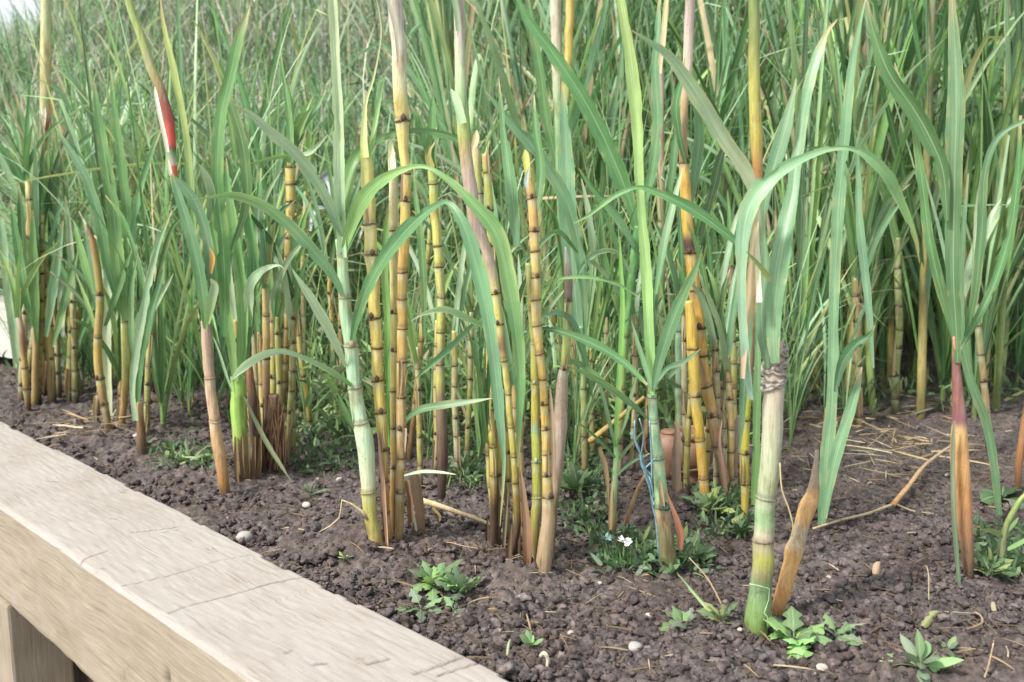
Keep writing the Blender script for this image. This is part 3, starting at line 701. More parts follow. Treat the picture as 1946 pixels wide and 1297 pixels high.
eE3, YE3 = cane('sugar_cane', 'slender cane in the middle clump with a tall pinkish sheath leaning up to the left', 'sugar cane',
    [(964, 1085, 12), (978, 1030, 13), (983, 980, 13), (979, 905, 13), (976, 866, 12), (971, 810, 12), (965, 750, 12), (960, 700, 13), (953, 660, 15), (948, 610, 17), (942, 560, 18), (932, 500, 19), (915, 450, 22), (903, 420, 24), (893, 350, 26), (885, 290, 24), (880, 240, 25), (876, 180, 23), (874, 100, 20), (871, 0, 22), (868, -60, 22)],
    [560, 618, 685, 750, 810, 866, 920], [(-60, C(170, 146, 140)), (60, C(190, 168, 158)), (130, C(184, 190, 150)), (200, C(150, 170, 110)), (260, C(170, 170, 90)), (290, C(176, 150, 110)), (340, C(184, 150, 140)), (500, C(190, 160, 146)), (560, C(200, 180, 110)), (625, C(206, 180, 80)), (660, C(150, 100, 84)), (690, C(200, 176, 92)), (850, C(190, 170, 76)), (960, C(150, 120, 60)), (1000, C(90, 66, 50)), (1085, C(74, 54, 44))], group=CG)
leaf(eE3, [(880, 235, 20), (868, 190, 20), (858, 170, 3)], YE3, (-.02, -.02), .2, .5, C(168, 196, 150), GP, 'leaf_sheath')
leaf(eE3, [(872, 60, 12), (868, 20, 14), (858, -30, 14), (850, -80, 8)], YE3, (-.02, -.02), .2, .5, GP * .9, G)
eE4, YE4 = cane('sugar_cane', 'thin yellow cane at the left edge of the middle clump', 'sugar cane',
    [(936, 1058, 15), (937, 990, 14), (938, 920, 14), (936, 850, 14), (932, 760, 12), (930, 640, 13), (934, 520, 14), (930, 400, 15), (924, 310, 15), (921, 292, 12)],
    [330, 400, 470, 620, 700, 780, 850, 905], [(280, C(210, 150, 110)), (330, C(176, 170, 84)), (600, C(190, 176, 88)), (860, C(200, 176, 76)), (930, C(160, 120, 70)), (960, C(92, 66, 50)), (1058, C(72, 52, 42))], group=CG)
eE5, YE5 = cane('sugar_cane', 'second thin yellow cane right behind the leftmost of the middle clump', 'sugar cane',
    [(945, 1055, 13), (948, 960, 12), (947, 860, 12), (940, 700, 12), (926, 520, 14), (912, 400, 16), (904, 300, 17), (901, 275, 14)],
    [370, 440, 560, 650, 740, 800, 905], [(270, C(214, 176, 150)), (330, C(180, 176, 92)), (600, C(186, 176, 90)), (860, C(190, 170, 80)), (950, C(120, 90, 60)), (1055, C(80, 58, 46))], group=CG, dY=.04)
leaf(eE5, [(898, 285, 10), (905, 265, 18), (906, 248, 3)], YE5, (-.02, 0), .2, .5, C(206, 184, 150), C(220, 190, 160), 'dry_sheath', DRYLEAF)
eE8, YE8 = cane('sugar_cane', 'green-topped cane wrapped in a pinkish tan sheath at the right of the middle clump', 'sugar cane',
    [(1044, 1085, 18), (1050, 980, 17), (1056, 920, 20), (1062, 850, 26), (1066, 780, 25), (1070, 715, 20), (1072, 700, 16), (1077, 640, 16), (1080, 571, 16), (1080, 530, 17), (1077, 490, 9), (1075, 470, 3)],
    [571, 700], [(470, C(190, 176, 160)), (540, C(150, 130, 120)), (568, C(120, 96, 80)), (580, C(176, 186, 110)), (690, C(186, 178, 90)), (706, C(180, 150, 130)), (800, C(176, 146, 132)), (900, C(170, 140, 124)), (960, C(140, 112, 84)), (1085, C(100, 78, 60))], group=CG, ringh=.08)
leaf(eE8, [(1050, 920, 12), (1052, 860, 14), (1050, 790, 12), (1046, 740, 4)], YE8, (-.03, -.03), .3, .8, C(170, 140, 124), C(196, 170, 156), 'dry_sheath', DRYLEAF)
# dark dead stubs at the foot of the middle clump
e = thing('dead_stub', ground(965, 1085), 'dark rotten stubs standing at the foot of the middle clump', 'dry stub')
for (x0, y0, x1, y1, w_, c_) in ((966, 1100, 972, 1000, 13, C(110, 84, 60)), (985, 1090, 988, 960, 12, C(92, 66, 50)), (955, 1075, 966, 930, 8, C(120, 110, 100)), (1000, 1105, 1000, 1010, 12, C(150, 100, 66)), (928, 1060, 927, 985, 10, C(86, 64, 50))):
    leaf(e, [(x0, y0, w_), ((x0 + x1) / 2, (y0 + y1) / 2, w_ * 1.1), (x1, y1, w_ * .3)], ground(x0, y0)[1], (0, .02), .2, 1.0, c_ * .8, c_, 'stalk', DRYLEAF)

# G: yellow canes right of the middle
eG1, YG1 = cane('sugar_cane', 'bright yellow cane standing in front where two orange canes cross', 'sugar cane',
    [(1346, 985, 18), (1340, 940, 18), (1335, 900, 18), (1330, 834, 19), (1325, 790, 20), (1322, 755, 20), (1317, 669, 22), (1313, 610, 20), (1308, 572, 16)],
    [665, 755, 834, 908], [(560, C(210, 160, 66)), (640, C(216, 168, 60)), (740, C(206, 166, 56)), (830, C(214, 166, 48)), (900, C(206, 150, 50)), (990, C(196, 130, 54))], group=CG)
eG1b, YG1b = cane('sugar_cane', 'tall orange-yellow cane with a dark purple bruise, crossing behind the bright yellow one', 'sugar cane',
    [(1387, 975, 18), (1375, 900, 17), (1362, 850, 17), (1355, 800, 20), (1345, 745, 22), (1335, 690, 23), (1329, 625, 23), (1320, 560, 23), (1312, 483, 23), (1305, 400, 22), (1300, 310, 19), (1299, 230, 14), (1304, 160, 18), (1307, 100, 19), (1311, 0, 19), (1312, -60, 18)],
    [310, 483, 555, 625, 677, 733, 790, 850], [(-60, C(150, 130, 124)), (60, C(190, 160, 150)), (150, C(206, 184, 164)), (200, C(190, 150, 110)), (300, C(160, 104, 48)), (330, C(214, 164, 62)), (440, C(206, 156, 60)), (455, C(110, 70, 60)), (474, C(84, 52, 56)), (488, C(216, 164, 60)), (620, C(208, 150, 56)), (740, C(204, 146, 56)), (790, C(196, 146, 90)), (860, C(150, 112, 88)), (975, C(160, 130, 96))], group=CG, dY=.02)
leaf(eG1b, [(1303, 310, 10), (1290, 250, 18), (1285, 200, 22), (1296, 150, 10), (1302, 110, 2)], YG1b, (-.02, -.02), .3, .4, GD, G)
leaf(eG1b, [(1306, 420, 8), (1322, 330, 22), (1330, 250, 24), (1318, 190, 14), (1310, 150, 2)], YG1b, (.03, .05), .3, .4, GB * .9, G)
leaf(eG1b, [(1330, 450, 10), (1356, 360, 22), (1370, 300, 18), (1385, 260, 2)], YG1b, (.05, .1), .3, .4, GD)
leaf(eG1b, [(1384, 960, 6), (1376, 900, 10), (1368, 840, 8), (1372, 800, 3)], YG1b, (-.03, -.02), .3, .6, C(130, 100, 84), C(160, 130, 120), 'dry_sheath', DRYLEAF)
eG2, YG2 = thin('thin greenish cane with close dark rings behind the large grey-green cane', [(1397, 896, 14), (1394, 788, 14), (1393, 700, 14), (1392, 620, 13), (1390, 560, 13), (1389, 490, 10)], [581, 615, 650, 690, 735, 765], [(480, C(150, 120, 104)), (560, C(140, 110, 80)), (600, C(160, 164, 88)), (700, C(176, 164, 90)), (790, C(170, 150, 80)), (880, C(130, 100, 80))], Y=2.62)
eG3, YG3 = cane('sugar_cane', 'olive yellow cane left of the large grey-green one, bright yellow near the bottom', 'sugar cane',
    [(1412, 1010, 12), (1415, 974, 13), (1416, 920, 17), (1415, 863, 18), (1418, 800, 16), (1424, 728, 13), (1430, 640, 13), (1437, 500, 15), (1440, 360, 18), (1437, 260, 23), (1433, 150, 22), (1433, 60, 22), (1434, -50, 20)],
    [728, 800, 863, 920], [(-50, C(110, 120, 60)), (60, C(130, 136, 66)), (160, C(172, 158, 66)), (260, C(186, 160, 64)), (320, C(170, 110, 60)), (500, C(150, 120, 90)), (700, C(150, 110, 80)), (735, C(190, 190, 50)), (850, C(206, 178, 58)), (960, C(190, 156, 60)), (1010, C(120, 90, 60))], group=CG)
leaf(eG3, [(1432, 960, 12), (1437, 880, 18), (1439, 780, 20), (1441, 690, 18), (1440, 600, 12)], YG3, (-.04, -.03), .2, .5, C(104, 156, 70), GB, 'leaf_sheath')
leaf(eG3, [(1405, 860, 5), (1412, 780, 16), (1417, 700, 22), (1424, 620, 18), (1424, 540, 8)], YG3, (-.03, -.03), .2, .5, GB, GB * .9)
eG4, _ = cane('dead_cane', 'grey-brown dead cane between the orange and the olive yellow canes', 'dead cane', [(1397, 985, 14), (1394, 920, 16), (1392, 870, 18), (1398, 820, 16), (1404, 790, 8)], [905], [(780, C(176, 150, 140)), (880, C(150, 116, 100)), (985, C(130, 104, 84))], Y=2.3, mat=DRY, ringh=.06)
eG5, YG5 = thin('slim blue-green young cane behind the leaf right of the blue-green one', [(1287, 908, 15), (1290, 800, 14), (1290, 735, 14), (1290, 640, 14), (1291, 590, 12)], [630, 735], [(580, C(120, 150, 120)), (700, C(128, 158, 128)), (800, C(140, 150, 110)), (850, C(150, 140, 110))], Y=2.55)
leaf(eG5, [(1288, 958, 22), (1287, 880, 24), (1289, 830, 18), (1285, 800, 8)], 2.3, (0, 0), .2, .9, C(150, 122, 112), C(176, 150, 140), 'dry_sheath', DRYLEAF)
leaf(eG5, [(1292, 735, 6), (1270, 720, 12), (1300, 690, 10), (1335, 655, 3)], YG5, (-.02, -.1), .3, .4, GB * .9)
thin('short amber cane stub beside the slim blue-green young one', [(1305, 904, 9), (1304, 800, 10), (1303, 730, 9)], [745, 775, 800], [(720, C(150, 110, 70)), (800, C(190, 160, 76)), (850, C(140, 100, 60))], Y=2.57)

# H: blue-green cane
eH, YH = cane('sugar_cane', 'blue-green cane with broad upright leaves and teal twine tied along its left side', 'sugar cane',
    [(1266, 1098, 34), (1268, 1060, 34), (1263, 1010, 34), (1258, 965, 29), (1255, 920, 24), (1250, 870, 22), (1245, 832, 20), (1242, 795, 18), (1240, 750, 17)],
    [750, 800, 873, 962], [(740, C(150, 186, 150)), (800, C(150, 194, 160)), (870, C(158, 196, 158)), (950, C(150, 186, 140)), (975, C(160, 130, 100)), (1010, C(128, 124, 92)), (1098, C(112, 112, 76))], group=CG, ring=C(60, 92, 80), ringh=.10, sides=18, mat=WAXY)
leaf(eH, [(1240, 752, 16), (1237, 690, 21), (1233, 600, 25), (1228, 500, 27), (1221, 420, 22), (1216, 340, 22), (1212, 250, 28), (1206, 170, 32), (1194, 80, 26), (1180, 0, 20), (1170, -60, 14)], YH, (-.012, .06, .12), .15, .6, C(128, 176, 98), C(140, 160, 90), 'leaf_sheath')
leaf(eH, [(1241, 745, 9), (1253, 690, 24), (1275, 620, 33), (1300, 560, 25), (1325, 505, 11), (1336, 468, 1)], YH, (-.02, -.08), .25, .35, GB * .85, G)
leaf(eH, [(1233, 798, 4), (1200, 767, 14), (1150, 731, 17), (1110, 708, 11), (1078, 694, 2)], YH, (-.02, -.15), .3, .35, GB * .8, G)
leaf(eH, [(1243, 735, 8), (1268, 702, 13), (1300, 688, 12), (1330, 664, 2)], YH, (-.02, .03), .3, .4, GB * .85)
leaf(eH, [(1238, 740, 6), (1228, 700, 14), (1212, 650, 10), (1200, 610, 1)], YH, (-.02, -.02), .3, .5, GB)
leaf(eH, [(1246, 560, 8), (1262, 470, 20), (1280, 390, 16), (1297, 320, 3)], YH, (.0, .05), .3, .5, G, GP)
leaf(eH, [(1090, 425, 3), (1122, 408, 9), (1165, 375, 12), (1213, 358, 12), (1258, 371, 20), (1310, 396, 26), (1364, 432, 24), (1405, 468, 14), (1450, 520, 8), (1462, 536, 2)], YH - .12, (0, 0), .3, .45, G, G * .8)
leaf(eH, [(1294, 1045, 10), (1294, 1015, 17), (1286, 985, 13), (1274, 955, 8), (1264, 930, 2)], YH, (-.01, -.02), .2, .6, C(150, 96, 66), C(196, 150, 120), 'dry_sheath', DRYLEAF)
# teal twine
e = thing('twine', at(1240, 900, YH - .03), 'frayed teal plastic twine hanging down the blue-green cane', 'twine')
TEAL = plain('teal_plastic', C(104, 140, 148), .35, .3, 90)
for pl in (((1196, 823), (1212, 848), (1219, 875), (1226, 900), (1234, 930), (1241, 960), (1248, 1000), (1250, 1060)), ((1206, 800), (1208, 840), (1216, 868), (1228, 890), (1238, 905)), ((1236, 800), (1238, 850), (1240, 905), (1238, 940), (1242, 965)),
           ((1215, 795), (1220, 830), (1218, 880), (1232, 905)), ((1226, 890), (1236, 880), (1242, 872)), ((1232, 905), (1238, 918), (1243, 950)), ((1222, 880), (1231, 910), (1240, 945), (1243, 962))):
    q = spline(np.array([at(a + rng.normal() * 1.2, b, YH - .028 - .012 * rng.random()) for a, b in pl]), 4)
    V, f, c_ = tube_mesh(q, np.full(len(q), .0011 + .0008 * rng.random()), [(1, 1, 1)] * len(q), 6)
    link('strand', V, f, TEAL, e, c_)

# I: the big grey-green cane
eI, YI = cane('sugar_cane', 'largest grey-green cane in front, wrinkled dry collar and broad leaves on top', 'sugar cane',
    [(1438, 1212, 42), (1438, 1190, 45), (1441, 1160, 46), (1446, 1110, 41), (1450, 1070, 41), (1451, 1028, 39), (1456, 950, 37), (1458, 935, 37), (1464, 866, 38), (1469, 785, 39), (1472, 712, 38), (1474, 670, 34), (1472, 648, 24)],
    [944, 1028], [(640, C(168, 154, 146)), (720, C(172, 160, 150)), (770, C(176, 172, 158)), (830, C(176, 182, 160)), (930, C(166, 180, 148)), (950, C(160, 186, 156)), (985, C(140, 178, 132)), (1018, C(190, 186, 168)), (1035, C(150, 148, 110)), (1060, C(168, 172, 84)), (1090, C(140, 140, 104)), (1110, C(112, 148, 104)), (1212, C(132, 162, 84))], group=CG, ring=C(92, 70, 54), ringh=.07, sides=24, buds=False, mat=WAXY)
for k, (yy, ww) in enumerate(((660, 38), (668, 40), (675, 42), (684, 42), (692, 41), (700, 42), (709, 42), (716, 41), (726, 40), (738, 39))):       # wrinkled collar
    cc0 = at(1475 - k * .6, yy, YI); rad = ww * mpp(cc0) / 2
    th = np.linspace(0, 2 * np.pi, 25)[:-1]
    ring_q = []
    q = np.array([cc0 + np.array([math.cos(a) * rad, math.sin(a) * rad, (rng.random() - .5) * .006 + .005 * math.sin(a + k * 1.7)]) for a in np.linspace(0, 2 * np.pi, 20)])
    V, f, c_ = tube_mesh(q, .0019 + .0030 * vnoise(np.arange(20) * 1.3, np.full(20, k * 3.1), 7), [C(156, 146, 142) * (.6 + .6 * rng.random()) for _ in range(20)], 7)
    link('wrinkled_collar', V, f, DRY, eI, c_)
leaf(eI, [(1473, 690, 20), (1470, 640, 30), (1472, 590, 38), (1478, 530, 44), (1486, 480, 45), (1497, 420, 40), (1506, 370, 30), (1514, 310, 28), (1524, 240, 26), (1538, 160, 26), (1556, 100, 22), (1576, 58, 11), (1592, 36, 1)], YI, (-.03, -.02, .05, .1), .2, .3, GB * .85, GB)
leaf(eI, [(1460, 700, 8), (1450, 640, 26), (1448, 580, 30), (1456, 500, 26), (1452, 440, 18), (1455, 380, 22), (1470, 320, 32), (1494, 240, 32), (1508, 180, 12), (1513, 150, 2)], YI, (-.02, .02, .06), .25, .35, GB * .8, GB)
leaf(eI, [(1428, 760, 10), (1418, 690, 22), (1412, 600, 20), (1410, 520, 24), (1412, 450, 36), (1425, 392, 46), (1462, 342, 36), (1525, 302, 22), (1592, 281, 15), (1640, 291, 20), (1682, 330, 27), (1712, 385, 22), (1738, 450, 12), (1748, 500, 2)], YI, (-.02, -.06, -.06, -.04, .02), .2, .35, C(130, 168, 150), GL * .8)
leaf(eI, [(1445, 460, 12), (1438, 390, 22), (1418, 325, 32), (1380, 268, 37), (1335, 195, 37), (1280, 115, 26), (1235, 80, 13), (1200, 58, 2)], YI, (-.03, -.05, -.08, -.1), .25, .35, C(160, 166, 140), GB)
leaf(eI, [(1412, 720, 10), (1417, 640, 18), (1424, 560, 20), (1430, 480, 14), (1436, 410, 10), (1440, 360, 3)], YI, (-.035, -.03), .2, .5, C(184, 160, 146), C(176, 150, 120), 'dry_leaf', DRYLEAF)
leaf(eI, [(1443, 575, 14), (1441, 520, 14), (1439, 450, 10), (1440, 390, 5)], YI, (-.05, -.03), .1, .3, C(226, 226, 210), C(220, 206, 186), 'dry_leaf', DRYLEAF)
leaf(eI, [(1462, 528, 14), (1444, 505, 12), (1428, 488, 8), (1418, 478, 2)], YI, (-.07, -.08), .3, .4, C(120, 140, 50), G)
leaf(eI, [(1480, 640, 6), (1482, 560, 10), (1478, 480, 10), (1472, 400, 6)], YI, (0, .03), .3, .5, C(150, 128, 112), C(176, 156, 136), 'dry_leaf', DRYLEAF)
link('thread', *tube_mesh(np.array([at(x, y, YI - .026) for x, y in ((1424, 1110), (1440, 1113), (1462, 1119), (1461, 1140), (1452, 1165), (1458, 1172), (1459, 1195))]), np.full(7, .0007), [C(190, 226, 190)] * 7, 5)[:2], DRY, eI, [C(190, 226, 190)] * 37)
link('root_hair', *tube_mesh(spline(np.array([at(x, y, YI - .02) for x, y in ((1482, 880), (1486, 930), (1500, 970), (1507, 1000), (1504, 1020))]), 4), np.full(17, .0013), [C(190, 176, 130)] * 17, 6)[:2], DRY, eI, [C(190, 176, 130)] * 104)

# K: broken brown stub with green shoots
eK, YK = cane('broken_cane', 'broken orange-brown leaning cane stub right of the largest grey-green cane', 'broken cane',
    [(1474, 1190, 16), (1484, 1140, 27), (1495, 1100, 29), (1503, 1070, 30), (1508, 1048, 36), (1514, 1032, 31), (1521, 1008, 28), (1528, 985, 30), (1536, 962, 33), (1545, 938, 25), (1549, 900, 14), (1553, 855, 7)],
    [], [(850, C(136, 124, 112)), (925, C(160, 140, 118)), (945, C(206, 160, 104)), (985, C(204, 156, 100)), (1010, C(176, 160, 140)), (1035, C(190, 168, 140)), (1055, C(204, 152, 92)), (1110, C(196, 142, 84)), (1150, C(180, 124, 70)), (1190, C(134, 88, 54))], group=CG, mat=DRY, dY=.06)
gK = ground(1562, 1002); YKs = float(gK[1])
eKs = thing('cane_shoot', gK, 'blue-green double-bladed shoot rising behind the broken orange-brown stub', 'cane shoot', None)
leaf(eKs, [(1562, 1000, 18), (1568, 930, 30), (1574, 850, 32), (1581, 770, 26), (1584, 690, 26), (1585, 590, 24), (1588, 500, 27), (1594, 400, 30), (1602, 300, 26), (1612, 200, 24), (1622, 110, 17), (1640, 20, 6), (1650, -20, 2)], YKs, (0, .08, .12), .2, .4, GB * .85, GB * .9)
leaf(eKs, [(1566, 985, 14), (1584, 890, 26), (1604, 820, 29), (1625, 752, 22), (1638, 698, 3)], YKs - .02, (0, .03), .2, .4, GB * .9, GB)
leaf(eKs, [(1587, 745, 8), (1602, 690, 24), (1628, 655, 24), (1650, 640, 14), (1664, 618, 1)], YKs, (0, -.05), .2, .4, GB * .8, G * .7)
leaf(eKs, [(1660, 700, 4), (1652, 590, 16), (1642, 500, 20), (1634, 420, 18), (1630, 300, 10), (1622, 240, 2)], YKs + .1, (0, 0), .2, .4, C(120, 160, 140), GB)

# L: right stub with broad leaves
eL, YL = cane('broken_cane', 'maroon and orange cane stub at the far right with long upright leaves', 'broken cane',
    [(1843, 1112, 14), (1837, 1040, 24), (1829, 930, 31), (1824, 880, 34), (1823, 796, 26), (1819, 730, 18), (1816, 680, 13), (1813, 640, 4)],
    [], [(640, C(190, 130, 110)), (690, C(130, 84, 80)), (760, C(146, 92, 92)), (800, C(130, 80, 92)), (815, C(204, 160, 106)), (880, C(206, 150, 88)), (950, C(196, 132, 84)), (1040, C(140, 100, 74)), (1112, C(84, 64, 50))], group=CG, mat=DRY)
leaf(eL, [(1824, 1112, 8), (1818, 1040, 11), (1813, 950, 12), (1812, 850, 10), (1814, 800, 4)], YL, (-.03, -.03), .3, .7, C(110, 140, 112), C(150, 150, 130), 'leaf_sheath')
leaf(eL, [(1820, 690, 15), (1817, 620, 24), (1812, 530, 32), (1812, 430, 36), (1815, 300, 42), (1818, 200, 44), (1815, 100, 30), (1809, 0, 14), (1806, -40, 4)], YL, (-.01, .04, .08), .2, .35, G * .8, GB * .9)
leaf(eL, [(1900, 980, 14), (1888, 870, 20), (1873, 795, 22), (1845, 720, 20), (1829, 640, 18), (1826, 540, 16), (1832, 430, 12), (1840, 330, 4)], float(ground(1900, 982)[1]), (0, -.1), .25, .4, GB * .9, GB)
leaf(eL, [(1800, 420, 10), (1793, 330, 30), (1772, 272, 38), (1738, 210, 40), (1690, 140, 36), (1660, 60, 20), (1648, 0, 4)], YL, (.02, .1), .25, .4, G * .75, G * .9)
leaf(eL, [(1835, 640, 8), (1853, 560, 18), (1866, 440, 22), (1872, 330, 18), (1900, 260, 14), (1960, 225, 10), (2000, 215, 4)], YL, (.03, -.05), .25, .4, G * .8, GB * .8)
leaf(eL, [(1818, 660, 8), (1790, 560, 18), (1766, 450, 22), (1752, 340, 20), (1735, 230, 14), (1700, 120, 3)], YL, (.06, .12), .25, .4, G * .75, G)
leaf(eL, [(1822, 670, 8), (1850, 620, 16), (1890, 540, 20), (1920, 440, 20), (1935, 330, 16), (1940, 220, 6)], YL, (.06, .1), .25, .4, G * .8, G)
e, _ = cane('broken_cane', 'short reddish brown stub cut by the right edge of the bed', 'broken cane', [(1932, 935, 10), (1936, 890, 13), (1942, 840, 14), (1950, 790, 13), (1955, 750, 12)], [], [(750, C(140, 84, 50)), (840, C(170, 110, 66)), (935, C(120, 76, 50))], mat=DRY)
e, Ys = cane('weed', 'bent olive green weed stem rising at the right edge', 'weed', [(1903, 1100, 9), (1906, 1040, 10), (1912, 1000, 11), (1930, 965, 11), (1950, 940, 9), (1985, 915, 7)], [], [(900, C(150, 160, 80)), (1010, C(130, 140, 80)), (1100, C(110, 100, 70))], buds=False)
leaf(e, [(1908, 1022, 3), (1890, 1010, 14), (1868, 1006, 4)], Ys, (0, -.02), .5, .3, C(130, 150, 96))
leaf(e, [(1915, 1045, 8), (1935, 1035, 12), (1960, 1022, 10)], Ys, (0, -.02), .5, .3, C(110, 160, 90))
leaf(e, [(1909, 1022, 3), (1925, 1000, 10), (1935, 985, 3)], Ys, (0, .05), .5, .3, C(120, 150, 90))

# O: left brown cane
eO, YO_ = cane('dry_cane', 'bare tan-brown leaning cane at the left with leaves and red torn patches above', 'dry cane',
    [(429, 942, 19), (420, 880, 22), (412, 830, 22), (408, 800, 21), (400, 740, 20), (397, 700, 20), (393, 650, 20), (391, 610, 18)],
    [720, 800], [(600, C(170, 146, 130)), (680, C(168, 142, 124)), (780, C(186, 152, 124)), (850, C(190, 148, 108)), (900, C(170, 116, 60)), (942, C(140, 90, 46))], group=CG, mat=DRY, ring=C(150, 122, 104), ringh=.08, buds=False)
cane('upper_stalk', None, None, [(391, 615, 16), (385, 560, 16), (368, 470, 15), (345, 390, 16), (330, 332, 16), (326, 280, 17), (321, 230, 19), (308, 178, 18), (288, 130, 18), (268, 70, 16), (250, 20, 15), (235, -40, 14)], [], [(-40, C(150, 160, 84)), (60, C(150, 156, 80)), (130, C(160, 150, 90)), (175, C(150, 110, 74)), (195, C(140, 66, 50)), (225, C(150, 44, 40)), (240, C(190, 40, 36)), (272, C(206, 38, 34)), (282, C(120, 60, 44)), (290, C(90, 130, 80)), (312, C(196, 176, 160)), (318, C(196, 60, 46)), (332, C(196, 60, 46)), (338, C(120, 160, 100)), (615, G)], Y=YO_, base=eO, buds=False)
leaf(eO, [(319, 290, 8), (311, 250, 10), (302, 210, 10), (296, 180, 9), (294, 165, 2)], YO_, (-.03, -.03), .1, .5, C(236, 226, 216), C(240, 234, 226), 'torn_white_strip', DRYLEAF)
leaf(eO, [(325, 334, 8), (321, 314, 8), (319, 304, 2)], YO_, (-.03, -.03), .1, .5, C(226, 220, 206), C(230, 224, 214), 'torn_white_strip', DRYLEAF)
leaf(eO, [(391, 625, 10), (386, 560, 26), (372, 480, 28), (352, 410, 26), (333, 350, 14), (327, 330, 3)], YO_, (-.02, -.04), .25, .35, G * .9, GB)
leaf(eO, [(394, 615, 14), (402, 575, 22), (408, 545, 22), (400, 530, 4)], YO_, (-.03, -.05), .2, .4, GL * .9, GP * .8)
leaf(eO, [(405, 560, 10), (400, 500, 26), (392, 440, 24), (372, 385, 26), (345, 350, 18), (328, 335, 2)], YO_, (0, -.05), .25, .35, GB * .9, GB)
leaf(eO, [(425, 640, 16), (428, 560, 28), (424, 470, 33), (416, 380, 30), (414, 300, 28), (420, 220, 28), (436, 150, 28), (455, 70, 24), (476, 8, 2)], YO_, (.06, .0, .05), .2, .3, G * .95, GL * .8)
leaf(eO, [(400, 520, 8), (404, 490, 12), (398, 470, 2)], YO_, (-.05, -.06), .2, .4, C(190, 150, 80), C(200, 160, 90), 'dry_leaf', DRYLEAF)
leaf(eO, [(398, 420, 10), (402, 370, 22), (390, 330, 16), (378, 312, 3)], YO_, (.03, -.03), .3, .4, GB, GP * .9)
leaf(eO, [(440, 480, 8), (470, 380, 22), (462, 280, 26), (440, 200, 20), (430, 170, 2)], YO_, (.1, .12), .3, .4, G * .8, G)
leaf(eO, [(372, 480, 8), (365, 360, 14), (352, 240, 16), (330, 130, 16), (312, 50, 10), (305, 0, 3)], YO_, (.08, .15), .3, .4, G, C(170, 186, 96))

# P: left yellow-green clump
eP, YP = cane('sugar_cane', 'bright yellow-green young cane with a frayed brown foot right of the bare tan one', 'sugar cane',
    [(468, 915, 26), (462, 880, 30), (457, 850, 27), (455, 820, 26), (452, 780, 27), (452, 740, 26), (450, 715, 24)], [], [(700, C(150, 186, 84)), (800, C(162, 190, 76)), (835, C(160, 176, 86)), (850, C(150, 130, 96)), (915, C(120, 92, 70))], group=CG, buds=False)
leaf(eP, [(448, 725, 14), (440, 650, 24), (428, 570, 26), (418, 500, 24), (408, 440, 16), (404, 400, 3)], YP, (-.02, -.02), .3, .5, GL * .85, G)
leaf(eP, [(455, 720, 14), (462, 640, 26), (462, 560, 26), (452, 480, 26), (440, 400, 22), (432, 330, 10), (430, 300, 2)], YP, (-.01, .03), .3, .5, GL * .85, G)
leaf(eP, [(462, 715, 12), (472, 640, 20), (480, 560, 26), (482, 480, 26), (472, 420, 22), (468, 370, 3)], YP, (0, .05), .3, .5, G * .85, G)
leaf(eP, [(476, 640, 12), (474, 580, 22), (478, 540, 24), (500, 515, 18), (528, 505, 5), (540, 512, 1)], YP, (.02, -.05), .4, .4, GP * .75, GP * .9)
leaf(eP, [(442, 745, 4), (430, 712, 6), (416, 668, 5), (405, 640, 2)], YP, (-.02, -.04), .2, .4, GP * .9)
leaf(eP, [(463, 755, 5), (480, 790, 8), (505, 840, 12), (530, 880, 9), (556, 918, 2)], YP, (-.05, -.06), .3, .4, C(130, 150, 110), C(150, 160, 120))
for a in range(5):
    x0 = 452 + a * 10; leaf(eP, [(x0, 918, 9), (x0 - 2 + a, 880, 11), (x0 - 4 + 2 * a, 830, 5)], YP, (-.03 + .01 * a, -.02), .3, .8, C(120, 92, 70), C(160, 126, 92), 'dry_sheath', DRYLEAF)
eP2, YP2 = thin('tan peeling cane behind the bright yellow-green young one', [(511, 898, 18), (508, 800, 16), (506, 740, 15), (506, 680, 15), (506, 620, 14), (504, 560, 13), (504, 535, 12)], [600, 680], [(530, C(196, 164, 110)), (620, C(200, 160, 96)), (720, C(150, 110, 80)), (800, C(90, 64, 48))], Y=2.6)
leaf(eP2, [(506, 540, 12), (514, 460, 18), (520, 400, 12), (522, 370, 2)], YP2, (-.02, .05), .3, .4, OLV * .7, G * .9)
leaf(eP2, [(500, 540, 14), (494, 470, 24), (490, 400, 20), (496, 320, 4)], YP2, (.02, .08), .3, .4, G * .9, G)
eP3, YP3 = thin('red-brown dry stub among the green leaves of the left clump', [(492, 905, 26), (488, 860, 24), (482, 780, 20), (474, 700, 14), (468, 650, 12), (467, 600, 12)], [605], [(600, C(180, 150, 110)), (625, C(110, 60, 44)), (680, C(150, 100, 60)), (760, C(80, 56, 42)), (860, C(64, 46, 38))], Y=2.55, mat=DRY)
leaf(eP3, [(468, 610, 12), (470, 540, 22), (478, 470, 24), (470, 400, 14), (472, 360, 2)], YP3, (-.01, .05), .3, .4, G * .9, GB)
cane('root_mass', None, None, [(515, 900, 40), (516, 860, 44), (520, 800, 36), (520, 750, 20)], [], [(750, C(100, 70, 50)), (900, C(64, 46, 38))], Y=2.58, base=eP3, mat=DRY, buds=False)
for a in range(14):
    x0 = 492 + a * 4 + rng.normal() * 2
    leaf(eP3, [(x0, 905 - rng.random() * 20, 4), (x0 + rng.normal() * 5, 850, 6), (x0 + rng.normal() * 9, 790 - rng.random() * 40, 2)], 2.53, (0, 0), .3, .6, C(84, 60, 46) * (.7 + rng.random()), C(140, 104, 72), 'dry_root', DRYLEAF, wave=.1)

